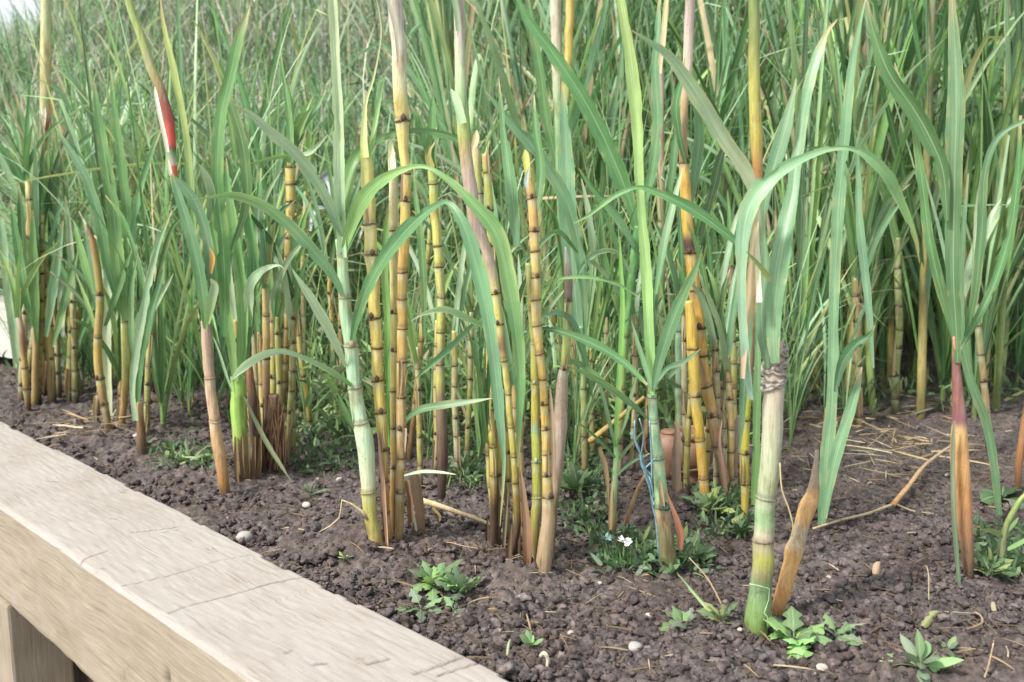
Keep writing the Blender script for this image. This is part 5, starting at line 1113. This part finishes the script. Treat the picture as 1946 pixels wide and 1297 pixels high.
mass('undergrowth', 8000, sampler_zone(40, 1000, 4.2, 6.4, 0, 1.0, base=0.0), (.2, .6), (.004, .013), PG, [4, 4, 3, 3, 2, 2, 1, 2], 'low tangle of fine leaves between the left canes and the bank', 73, el=(62, 24))
mass('undergrowth', 9000, sampler_zone(1000, 2350, 4.2, 6.0, 0, 1.7, base=0.0), (.25, .8), (.004, .014), PG, [5, 4, 3, 3, 2, .8, .4, 2], 'tangle of fine blades at the back of the right wall', 74, el=(72, 18))

# ------------------------------------------------------------------ small growth and litter on the soil
def gpt(px, py, dz=0.0):
    g = ground(px, py)
    return np.array([g[0], g[1], float(gz(np.array([g[0]]), np.array([g[1]]))[0]) + dz])
def plate(base, az, el, L, w, lobes, droop, c0, c1, twist=0.0):
    """a small broad leaf with a lobed or toothed outline on a short stalk"""
    segs = 14 if lobes else 8
    t = np.linspace(0, 1, segs + 1)
    e = el - droop * t
    d = np.stack([np.cos(e) * math.cos(az), np.cos(e) * math.sin(az), np.sin(e)], -1)
    Q = np.vstack([[0, 0, 0], np.cumsum(d[:-1] * L / segs, 0)]) + np.asarray(base)
    T = unit(np.gradient(Q, axis=0)); hz = np.array([-math.sin(az), math.cos(az), 0.])
    nrm = unit(np.cross(T, hz)); side = hz[None] * math.cos(twist) + nrm * math.sin(twist); n2 = unit(np.cross(side, T))
    prof = np.interp(t, [0, .22, .3, .5, .75, .92, 1], [.07, .08, .55, 1, .8, .4, .03])
    if lobes: prof = prof * (1 + .38 * np.sin(t * lobes * 6.283) * (t > .28))
    return strip_mesh(Q, w * prof, side, n2, .25, c0, c1, wave=.06)
WG, WGD, WGB = C(112, 150, 92), C(74, 108, 62), C(126, 148, 122)
def weed(label, px, py, spread, n, lobes, cols, name='weed', el=(15, 70), ratio=.42, seed=0, stem=True, group=None):
    r = np.random.default_rng(seed + int(px))
    b = gpt(px, py)
    k = mpp(b)
    e = thing(name, b, label, 'weed', group)
    for i in range(n):
        az = i * 2.4 + r.normal(0, .3); L = spread * k * (.55 + .55 * r.random())
        c = cols[r.integers(len(cols))] * (.85 + .3 * r.random())
        h = spread * k * .12 * r.random()
        V, f, c_, uv = plate(b + np.array([0, 0, h]), az, R(el[0] + (el[1] - el[0]) * r.random()), L, L * ratio * (.8 + .4 * r.random()), lobes, R(20 + 50 * r.random()), c, c * 1.1, r.normal(0, .35))
        link('leaf', V, f, WEED, e, c_, uv)
    if stem:
        V, f, c_ = tube_mesh(np.array([b - [0, 0, .01], b + [0, 0, spread * k * .10], b + [.001, 0, spread * k * .2]]), np.array([.0025, .002, .0012]), [WGD] * 3, 6)
        link('stem', V, f, WEED, e, c_, [(0, 0)] * len(V))
    return e
weed('bright green lobed weed cluster between the beam and the middle clump', 822, 1120, 74, 26, 4, [WG, WG * .9, C(150, 196, 96)], seed=1)
weed('upright lobed weed just right of the brightest weed cluster', 880, 1134, 64, 14, 4, [WG, WGB * .9], el=(40, 85), seed=2)
weed('grey-green low weed nearest the beam edge, left of the brightest weed cluster', 800, 1160, 56, 11, 3, [WGB, WGB * .85, WG], el=(8, 40), seed=3)
weed('single leaning lobed weed leaf in front of the upright one', 862, 1158, 40, 4, 3, [WG, WGB], el=(10, 40), seed=14)
weed('tiny sprout on the soil beside the white curled root', 1010, 1226, 36, 5, 0, [C(110, 170, 84), WG], el=(55, 85), ratio=.5, seed=4)
weed('round-leaved weed in front of the blue-green cane, left of the largest cane', 1300, 1205, 58, 16, 2, [WG * .9, WGB * .9], el=(15, 60), ratio=.55, seed=5)
weed('yellowish fine weed close to the foot of the largest grey-green cane', 1372, 1202, 58, 18, 3, [WG * .8, C(140, 150, 80), WGD], el=(25, 80), ratio=.3, seed=6)
weed('fresh broad-leaved weed at the foot of the largest cane and brown stub', 1508, 1230, 74, 16, 3, [C(136, 192, 96), WG], el=(15, 60), ratio=.62, seed=7)
weed('toothed weed trailing right of the fresh broad-leaved one', 1588, 1222, 62, 11, 4, [WG * .9, WGB * .8], el=(10, 60), ratio=.5, seed=8)
weed('leafy rosette weed in the lower right corner', 1748, 1284, 78, 18, 0, [WG, C(140, 190, 110), WGB * .9], el=(15, 70), ratio=.36, seed=9)
weed('dull sprig weed right above the corner rosette', 1800, 1245, 42, 6, 0, [WGB * .7, WG * .8], el=(20, 75), ratio=.45, seed=10)
weed('tiny weed beside the foot of the pale waxy green cane', 655, 1082, 26, 6, 2, [WG, C(150, 190, 90)], seed=11)
weed('bluish round-leaved weed at the right edge behind the orange stub', 1905, 945, 62, 10, 0, [WGB * .7, WGD], el=(10, 55), ratio=.75, seed=12)
weed('low mixed weed right of the maroon stub', 1880, 1110, 60, 20, 3, [WGD, C(130, 150, 80)], el=(15, 70), ratio=.35, seed=13)
weed('sparse fine weed on the bare soil left of the pale waxy green cane', 590, 950, 40, 10, 3, [WGD, WG * .8], el=(20, 80), ratio=.22, seed=15)
weed('ferny green weed at the foot of the bright yellow cane', 1348, 1000, 60, 16, 4, [WGD, WG * .8, C(150, 170, 70)], el=(30, 85), ratio=.34, seed=16)
weed('ferny weed at the foot of the olive yellow cane', 1402, 1030, 46, 12, 4, [WGD, WG * .8], el=(35, 85), ratio=.34, seed=17)
weed('broad dark weed clump left of the foot of the blue-green cane', 1225, 1090, 60, 14, 2, [WGD, C(90, 140, 96)], el=(10, 60), ratio=.5, seed=18)
weed('low green weed right of the foot of the blue-green cane', 1310, 1065, 66, 16, 2, [WGD, WG * .75], el=(10, 65), ratio=.4, seed=19)
weed('dark leafy weed bush between the middle clump and the small shoot', 1098, 945, 66, 22, 3, [WGD * .8, WGD, WG * .7], el=(30, 88), ratio=.3, seed=20)
weed('fresh fine weed behind the greenish yellow cane', 890, 900, 50, 16, 3, [WG * .8, WGD], el=(20, 85), ratio=.3, seed=21)
weed('pale fine weed patch beside the bare tan-brown left cane', 360, 885, 60, 30, 3, [C(150, 166, 110), WG * .8], el=(10, 60), ratio=.2, seed=22)

# light green bushes seen through the gaps
def bush(label, px, py0, py1, Y, wpx, n, cols, seed):
    r = np.random.default_rng(seed)
    b = at(px, py0, Y); b[2] = max(0, b[2]); g = at(px, py0, Y)
    base = np.array([g[0], Y, 0.0]); k = mpp(g)
    top = at(px, py1, Y)[2]
    e = thing('leafy_bush', base, label, 'bush')
    st = []
    q = np.array([base + [r.normal(0, .01), 0, z] for z in np.linspace(-.03, top * .8, 6)])
    V, f, c_ = tube_mesh(q, np.linspace(.008, .003, 6), [C(96, 86, 60)] * 6, 6)
    link('stem', V, f, DRY, e, c_)
    Vs, Fs, Cs, Us, o_ = [], [], [], [], 0
    for i in range(n):
        p = base + np.array([r.normal(0, wpx * k * .36), r.normal(0, wpx * k * .3), .05 + (top - .05) * r.random() ** .8])
        c = cols[r.integers(len(cols))] * (.6 + .7 * r.random())
        V, f, c_, uv = plate(p, r.random() * 6.28, R(-20 + 90 * r.random()), .05 * (.6 + .7 * r.random()), .03, 0, .6, c, c, r.normal(0, .6))
        Vs.append(V); Fs.append(f + o_); Cs.append(c_); Us.append(uv); o_ += len(V)
    link('foliage', np.vstack(Vs), np.vstack(Fs), WEED, e, np.vstack(Cs), np.vstack(Us))
LIME = [C(150, 196, 100), C(170, 206, 130), C(120, 170, 80)]
bush('pale lime bush seen through the gap left of the pale waxy green cane', 600, 560, 400, 4.1, 90, 420, LIME, 1)
bush('bright lime shrub glimpsed between the orange canes and the largest cane', 1362, 660, 545, 3.7, 60, 260, [C(160, 200, 70), C(130, 180, 70)], 2)
bush('green low bush behind the middle clump', 1000, 720, 600, 3.8, 110, 320, [WGD, WG * .8], 3)
bush('green low bush in the gap behind the pale waxy green cane', 620, 740, 600, 3.6, 110, 320, [WGD, WG * .8, GB], 4)
bush('rounded low bush behind the blue-green cane', 1180, 700, 590, 3.9, 120, 320, [WG * .8, WGD, LIME[0]], 5)

# ground cover, straw, clods
def gbox(boxes, dz0, dz1):
    def f(r, n):
        w = np.array([(b[2] - b[0]) * (b[3] - b[1]) * (b[4] if len(b) > 4 else 1) for b in boxes], float); w /= w.sum()
        i = r.choice(len(boxes), n, p=w)
        B = np.array([b[:4] for b in boxes], float)[i]
        px = B[:, 0] + (B[:, 2] - B[:, 0]) * r.random(n); py = B[:, 1] + (B[:, 3] - B[:, 1]) * r.random(n)
        px = px + r.normal(0, 14, n); py = py + r.normal(0, 6, n)
        P = np.array([ground(a, b) for a, b in zip(px, py)])
        return P[:, 0], P[:, 1], gz(P[:, 0], P[:, 1]) + dz0 + (dz1 - dz0) * r.random(n)
    return f
mass('ground_weeds', 3600, gbox([(560, 800, 680, 900), (860, 800, 940, 925, 1.6), (1060, 830, 1150, 940, 1.6), (1140, 1030, 1330, 1105), (1330, 950, 1430, 1030, 1.2), (300, 850, 400, 900, .8), (1080, 960, 1160, 1030, .8), (1850, 1000, 1946, 1110, .6), (440, 760, 640, 830, .5)], -.004, .03),
     (.012, .04), (.005, .014), [WG * .8, WGD, WGB * .7, C(150, 160, 90)], [4, 5, 2, 1], 'low green weeds creeping over the soil between the canes', 81, el=(35, 35), droop=60, mat=WEED)
mass('ground_weeds', 3800, gbox([(560, 700, 1500, 800), (1480, 740, 1946, 800, .3), (0, 700, 560, 740, .3)], 0, .09),
     (.02, .09), (.006, .016), [WG * .8, WGD, WGB * .7, G * .8, C(150, 150, 90)], [4, 5, 2, 3, 1], 'sunlit weeds on the ground far behind the canes', 82, el=(45, 30), droop=60, mat=WEED)
STRAW = [C(196, 176, 144), C(166, 142, 112), C(214, 200, 176), C(140, 112, 88)]
mass('straw_litter', 900, gbox([(1240, 690, 1420, 830, 2.2), (870, 800, 940, 850, 1.5), (110, 800, 230, 850, 1.6), (1640, 780, 1800, 900, .7), (1490, 800, 1640, 900, .5), (560, 740, 900, 800, .6), (1300, 900, 1400, 1000, .3)], .004, .03),
     (.03, .16), (.0015, .006), STRAW, [3, 3, 2, 2], 'pale straw and dead leaf litter strewn behind the canes', 83, el=(2, 8), droop=10, mat=DRYLEAF)
mass('leaf_litter', 1700, gbox([(500, 850, 1946, 1290), (30, 780, 500, 900), (1400, 780, 1946, 960, 3.5), (900, 1000, 1400, 1110, 2)], .002, .012),
     (.012, .07), (.0012, .004), [C(150, 126, 96), C(120, 96, 74), C(176, 160, 136), C(90, 70, 56)], [3, 3, 1, 3], 'fine dead root and stem bits scattered over the dark soil', 84, el=(2, 9), droop=30, mat=DRYLEAF)
ICO_V = None
def ico():
    p = (1 + 5 ** .5) / 2
    v = np.array([(-1, p, 0), (1, p, 0), (-1, -p, 0), (1, -p, 0), (0, -1, p), (0, 1, p), (0, -1, -p), (0, 1, -p), (p, 0, -1), (p, 0, 1), (-p, 0, -1), (-p, 0, 1)], float)
    f = np.array([(0, 11, 5), (0, 5, 1), (0, 1, 7), (0, 7, 10), (0, 10, 11), (1, 5, 9), (5, 11, 4), (11, 10, 2), (10, 7, 6), (7, 1, 8), (3, 9, 4), (3, 4, 2), (3, 2, 6), (3, 6, 8), (3, 8, 9), (4, 9, 5), (2, 4, 11), (6, 2, 10), (8, 6, 7), (9, 8, 1)])
    return unit(v), f
def ico2():
    v, f = ico(); v = list(map(tuple, v)); mem = {}
    def mid(a, b):
        k = (min(a, b), max(a, b))
        if k not in mem:
            m = unit((np.array(v[a]) + np.array(v[b])) / 2); v.append(tuple(m)); mem[k] = len(v) - 1
        return mem[k]
    out = []
    for a, b, c in f:
        x, y, z = mid(a, b), mid(b, c), mid(c, a)
        out += [(a, x, z), (b, y, x), (c, z, y), (x, y, z)]
    return np.array(v), np.array(out)
def clod_mass(name, n, boxes, size, seed, label_, pal, wts):
    r = np.random.default_rng(seed)
    bv, bf = ico2()
    x, y, z = gbox(boxes, 0, 0)(r, n)
    s_, t_ = to_bed(x, y)
    ok = (t_ > .012) & (vnoise(x * 9, y * 9, 77) + .5 * vnoise(x * 25, y * 25, 78) > .30 + .5 * r.random(len(x)))
    x, y, z = x[ok], y[ok], z[ok]; n = len(x)
    z = (z + clods(x, y)) 
    a = size[0] + (size[1] - size[0]) * r.random(n) ** 4.0
    sc = a[:, None] * (.55 + .9 * r.random((n, 3))) * np.array([1, 1, .7])
    jit = 1 + .95 * (r.random((n, len(bv))) - .5)
    rot = r.random(n) * 6.283
    V = bv[None] * jit[..., None] * sc[:, None, :]
    ca, sa = np.cos(rot)[:, None], np.sin(rot)[:, None]
    V = np.stack([V[..., 0] * ca - V[..., 1] * sa, V[..., 0] * sa + V[..., 1] * ca, V[..., 2]], -1)
    V = V + np.stack([x, y, z + a * .05], -1)[:, None, :]
    Fq = (bf[None] + (np.arange(n) * len(bv))[:, None, None]).reshape(-1, 3)
    pi = r.choice(len(pal), n, p=np.array(wts) / sum(wts))
    cc = np.repeat(np.array(pal)[pi] * (.7 + .6 * r.random(n))[:, None], len(bv), axis=0)
    return link(name, V.reshape(-1, 3), Fq, SOIL, None, cc, smooth=False, kind='stuff', label=label_, cat='soil')
CP = [np.array([1, 1, 1.]), np.array([1.2, 1.14, 1.14]), np.array([.8, .76, .74]), np.array([1.7, 1.65, 1.6]), np.array([1.12, 1.0, .95])]
clod_mass('soil_clods', 24000, [(420, 940, 1946, 1297, 1.3), (20, 770, 560, 960, .9), (560, 880, 1946, 1000, .6)], (.0018, .0115), 91, 'loose crumbs and clods of dark soil', CP, [6, 4, 4, .5, 2])
clod_mass('soil_clods', 5000, [(0, 690, 1946, 900)], (.003, .012), 92, 'small clods on the farther soil', CP, [6, 4, 4, .4, 2])

mass('undergrowth', 5200, sampler_zone(570, 1480, 2.75, 4.4, 0, .26, base=0.0), (.03, .12), (.006, .018), [LIME[0], WG * 1.1, WGD * 1.2, LIME[1] * .9, C(190, 176, 140)], [3, 4, 3, 2, 1.2], 'light green leafy weeds filling the gaps behind the middle canes', 75, el=(45, 30), droop=60, mat=WEED)

# single stones
STONE = plain('stone', C(150, 146, 140), .8, .25, 60); WHITE = plain('pale_stone', C(166, 158, 148), .8, .15, 60)
def stone(label, px, py, wpx, mat, group=None, seed=0, flat=.7):
    r = np.random.default_rng(seed + int(px))
    bv, bf = ico2()
    b = gpt(px, py); k = mpp(b) * wpx / 2
    V = bv * (1 + .3 * (r.random((len(bv), 1)) - .5)) * k * np.array([1, .9, flat]) + b + [0, 0, float(clods(b[0:1], b[1:2])[0]) + k * .3]
    return link('stone', V, bf, mat, None, None, label=label, cat='stone', group=group, origin=b)
stone('flat blue-grey stone lying on the soil below the blue-green cane', 1207, 1230, 30, STONE)
stone('rough grey lump of soil crust on the soil beside the beam', 465, 1022, 34, STONE, seed=4)
stone('pale pinkish stone near the lower right weeds', 1562, 1268, 26, WHITE, seed=5)
for (px, py, w_) in ((1085, 1196, 14), (645, 912, 15), (603, 905, 11), (583, 972, 18), (1232, 1180, 13), (1575, 1100, 12), (1140, 1120, 9), (260, 845, 14), (440, 925, 10), (1800, 905, 10), (1405, 1222, 11), (905, 935, 10)):
    stone('small pale pebble on the dark soil', px, py, w_, WHITE, 'small pale pebbles on the dark soil')

# twigs, dead leaves, shoots
def rod(name, label, pts, r0, r1, c0, c1, cat='twig', dz=.012, Y=None, mat=None, parent=None, part='stalk'):
    if Y is None: q = np.array([gpt(p[0], p[1], dz + (p[2] if len(p) > 2 else 0)) for p in pts])
    else: q = np.array([at(p[0], p[1], Y + (p[2] if len(p) > 2 else 0)) for p in pts])
    q = spline(q, 5); m = len(q)
    cs = [np.asarray(c0) * (1 - k / m) + np.asarray(c1) * k / m for k in range(m)]
    V, f, c_ = tube_mesh(q, np.linspace(r0, r1, m), cs, 8, jit=.2)
    if parent is not None:
        return link(part, V, f, mat or DRY, parent, c_)
    return link(name, V, f, mat or DRY, None, c_, label=label, cat=cat, origin=q[0])
e = thing('twig', gpt(1545, 1012), 'long tan forked twig lying on the soil left of the maroon stub', 'twig')
rod('twig', '', [(1545, 1014), (1600, 995), (1650, 978), (1700, 963, .01)], .0028, .004, TAN, TAN * .9, parent=e)
rod('twig', '', [(1697, 965, .01), (1725, 938, .02), (1752, 914, .03), (1780, 892, .03), (1806, 872, .03)], .0068, .003, C(190, 140, 92), TAN * 1.1, parent=e, part='branch')
rod('twig', '', [(1700, 963, .01), (1735, 968), (1775, 975)], .0028, .0012, TAN * .8, TAN * .7, parent=e, part='branch')
rod('twig', 'brown dead stalk leaning against the blue-green cane from the left', [(1187, 1003), (1197, 970), (1210, 935), (1225, 905, -.01)], .0055, .004, C(150, 110, 76), C(186, 146, 110), Y=ground(1190, 1005)[1])
rod('twig', 'thin pale twig stuck in the soil in the lower right corner', [(1870, 1292), (1880, 1260), (1888, 1222)], .0018, .001, TAN, TAN, Y=ground(1872, 1292)[1])
rod('twig', 'tiny pale twig upright at the lower right edge', [(1914, 1258), (1916, 1240), (1912, 1228)], .0018, .0008, C(206, 196, 170), TAN, Y=ground(1914, 1258)[1])
rod('root', 'white curled root arching out of the soil near the beam end', [(1028, 1247), (1035, 1242, -.01), (1041, 1254, -.01), (1040, 1270, -.01), (1046, 1290, -.01)], .0036, .002, C(226, 222, 200), C(206, 196, 170), Y=ground(1030, 1262)[1], cat='root')
rod('twig', 'thin reddish curved twig at the lower right', [(1835, 1220), (1848, 1216), (1865, 1205), (1862, 1188), (1850, 1180)], .003, .0012, C(110, 84, 72), TAN)
rod('twig', 'thin stalk bending over the soil right of the dead curled leaf', [(1764, 1155, .0), (1762, 1130, .02), (1757, 1110, .02), (1748, 1098)], .0012, .001, C(150, 140, 100), TAN)
rod('twig', 'dark slender stem lying under the small shoot', [(1290, 1170), (1330, 1128), (1345, 1108)], .001, .001, C(100, 80, 66), C(120, 96, 76))
rod('twig', 'thin brown runner on the soil left of the middle clump', [(815, 1080), (850, 1058), (880, 1068), (925, 1085)], .0014, .001, C(176, 140, 110), C(150, 120, 96))
rod('twig', 'tan dead blade lying low between the blue-green and orange canes', [(1275, 955), (1300, 947), (1330, 936), (1360, 928)], .004, .003, C(150, 120, 96), C(186, 160, 136), dz=.04)
rod('twig', 'reddish leaning stick across the straw behind the orange canes', [(1345, 735), (1375, 705, .05), (1400, 690, .08)], .0065, .005, C(190, 150, 80), C(160, 130, 80), Y=2.9)
rod('twig', 'slanting amber stalk behind the blue-green cane', [(1120, 840), (1170, 800), (1225, 755)], .008, .006, C(170, 140, 70), C(150, 130, 70), Y=2.5)
def dead(label, px, py, L, w, az, c, name='dead_leaf'):
    b = gpt(px, py, .012)
    e = thing(name, b, label, 'dead leaf')
    V, f, c_, uv = blade3d(b, az, L, w, R(35), R(80), .6, c, c * 1.1, fold=.9)
    link('blade', V, f, DRYLEAF, e, c_, uv)
dead('curled tan dead leaf on the bare soil right of the orange stub', 1663, 1104, .05, .018, 1.0, C(196, 164, 140))
dead('greenish dead pod-shaped leaf above the corner rosette', 1752, 1206, .06, .018, .6, C(150, 150, 104))
dead('pale upright withered sprout left of the tiny sprout', 964, 1252, .045, .006, 1.4, C(176, 180, 150))
dead('small pale dry leaf at the right edge of the soil', 1890, 1180, .03, .012, 1.2, C(176, 160, 140))
# grass stalk falling over in front
e = thing('grass_blade', gpt(1392, 1206), 'green grass blade leaning left from the weeds by the largest cane', 'grass blade')
Yg = ground(1392, 1206)[1]
leaf(e, [(1393, 1208, 6), (1365, 1178, 10), (1330, 1140, 8), (1300, 1105, 5), (1286, 1088, 1)], Yg, (0, .1), .3, .4, C(150, 186, 110), WG, 'blade')
leaf(e, [(1396, 1202, 5), (1372, 1150, 4), (1345, 1100, 4), (1310, 1060, 2)], Yg + .02, (0, .15), .3, .4, C(150, 126, 96), TAN, 'dry_blade', DRYLEAF)
# small shoot and drooping dry leaf
eT, YT = cane('cane_shoot', 'small green cane shoot with narrow leaves between the middle and blue-green canes', 'cane shoot', [(1164, 1015, 14), (1165, 960, 13), (1168, 920, 12), (1170, 880, 11), (1170, 845, 9)], [], [(840, C(150, 190, 110)), (920, C(186, 200, 150)), (960, C(170, 150, 110)), (1015, C(150, 110, 80))], buds=False)
for pts_, c_ in (([(1170, 850, 9), (1175, 760, 12), (1180, 670, 13), (1184, 580, 12), (1180, 500, 8), (1178, 450, 2)], C(140, 196, 84)), ([(1170, 850, 7), (1158, 800, 10), (1146, 750, 8), (1130, 700, 2)], GB), ([(1171, 850, 6), (1190, 800, 9), (1200, 750, 8), (1215, 700, 2)], WG), ([(1169, 870, 6), (1148, 845, 8), (1120, 820, 7), (1095, 800, 2)], G), ([(1171, 880, 6), (1195, 850, 8), (1222, 820, 3)], WG), ([(1170, 905, 5), (1200, 880, 8), (1235, 862, 3)], GB), ([(1168, 900, 5), (1150, 885, 5), (1130, 905, 2)], G)):
    leaf(eT, pts_, YT, (-.005, .03 * rng.normal()), .3, .5, c_ * .85, c_)
leaf(eT, [(1150, 850, 8), (1140, 853, 10), (1148, 880, 14), (1154, 920, 9), (1156, 962, 2)], YT, (0, -.02), .2, .5, C(170, 150, 116), C(176, 140, 104), 'dry_leaf', DRYLEAF)
leaf(eT, [(1160, 1010, 8), (1161, 960, 9), (1164, 915, 5)], YT, (-.02, -.015), .2, .6, C(190, 150, 120), C(206, 190, 150), 'dry_leaf', DRYLEAF)
# white flower
fb = gpt(1180, 1095)
Yw = fb[1]
e = thing('flower', fb, 'single white ruffled flower on a short green tuft', 'flower')
rod('flower', '', [(1181, 1092), (1184, 1065), (1186, 1038)], .002, .0016, WG * .8, WG, Y=Yw, parent=e, part='stem', mat=WEED)
fc = at(1186, 1032, Yw - .005)
PET = plain('white_petal', C(244, 244, 240), .5, .04, 60)
for k in range(11):
    a = k * 2.4; el = .1 + .8 * rng.random()
    V, f, c_, uv = plate(fc, a, R(10 + 60 * rng.random()), .017, .012, 0, .5, (1, 1, 1), (1, 1, 1), .4)
    link('petal', V, f, PET, e, None, uv)
for k in range(9):
    x0 = 1172 + k * 3
    leaf(e, [(x0, 1098, 3), (x0 - 6 + k * 1.5, 1065, 5), (x0 - 12 + k * 2.6, 1035 + rng.random() * 20, 1)], Yw, (.01, .03 * rng.normal()), .3, .4, C(96, 150, 84), G, 'leaf')
e = thing('flower', gpt(1152, 1085), 'faded bluish flower head left of the white one', 'flower')
rod('flower', '', [(1156, 1085), (1153, 1050), (1151, 1025)], .002, .0015, WGD, GB, Y=Yw + .03, parent=e, part='stem', mat=WEED)
for k in range(9):
    V, f, c_, uv = plate(at(1151, 1024, Yw + .03), k * 2.4, R(10 + 60 * rng.random()), .014, .007, 0, .5, C(130, 170, 176), C(150, 190, 200), .4)
    link('petal', V, f, WEED, e, c_, uv)
for k in range(7):
    x0 = 1148 + k * 3
    leaf(e, [(x0, 1095, 3), (x0 - 6 + k * 1.5, 1060, 6), (x0 - 12 + k * 2.6, 1035, 1)], Yw + .03, (.01, .03 * rng.normal()), .3, .4, WGD, GB * .8, 'leaf')

# terracotta pots half hidden behind the canes
TERRA = plain('terracotta', C(136, 104, 84), .55, .18, 45)
def lathe(label, px, pyb, Y, prof, mat, name):
    g = at(px, pyb, Y); b = np.array([g[0], Y, 0.0])
    e = thing(name, b, label, 'pot')
    n = 32; th = np.linspace(0, 2 * np.pi, n, endpoint=False)
    def lath(pr):
        P = np.array(pr); V = np.stack([P[:, 0, None] * np.cos(th), P[:, 0, None] * np.sin(th), np.repeat(P[:, 1, None], n, 1)], -1).reshape(-1, 3) + b
        i = np.arange(len(P) - 1)[:, None] * n; j = np.arange(n)[None]; j2 = (j + 1) % n
        return V, np.stack([i + j, i + j2, i + n + j2, i + n + j], -1).reshape(-1, 4)
    V, f = lath(prof[0]); link('body', V, f, mat, e)
    V, f = lath(prof[1]); link('rim', V, f, mat, e)
lathe('round brown terracotta pot on a narrow foot behind the bright yellow cane', 1316, 940, 2.45, ([(.001, 0), (.026, 0), (.020, .025), (.022, .04), (.045, .06), (.054, .09), (.052, .115), (.044, .132)], [(.044, .130), (.052, .133), (.053, .146), (.046, .150), (.040, .146), (.038, .10), (.001, .08)]), TERRA, 'terracotta_pot')
lathe('smaller orange rounded pot beside the foot of the blue-green cane', 1270, 905, 2.5, ([(.001, 0), (.030, 0), (.038, .03), (.045, .07), (.046, .09), (.038, .115), (.020, .128)], [(.020, .127), (.024, .131), (.018, .136), (.001, .135)]), TERRA, 'terracotta_pot')
# white scraps seen through the gaps
PLAST = plain('white_plastic', C(226, 230, 236), .4, .06, 30)
def scrap(label, pts, Y, name='plastic_scrap'):
    e = thing(name, at(pts[0][0], pts[0][1], Y), label, 'scrap')
    leaf(e, pts, Y, (0, .05), .4, .9, (1, 1, 1), (1, 1, 1), 'sheet', PLAST, wave=.15)
scrap('white plastic sheet hump glimpsed behind the leaves left of the pale waxy green cane', [(640, 395, 16), (632, 350, 20), (622, 330, 22), (608, 345, 18), (612, 372, 8)], 3.6)
scrap('white curved plastic strip low in the gap left of the pale waxy green cane', [(590, 440, 6), (594, 415, 10), (604, 398, 10), (616, 396, 5)], 3.6)
scrap('crumpled white paper scrap between the thin yellow canes at the left', [(524, 560, 10), (530, 580, 16), (540, 588, 12), (545, 575, 6)], 3.0)
scrap('pale grey tag hanging left of the slim close-ringed cane', [(523, 368, 14), (524, 382, 16), (524, 397, 14)], 3.3)
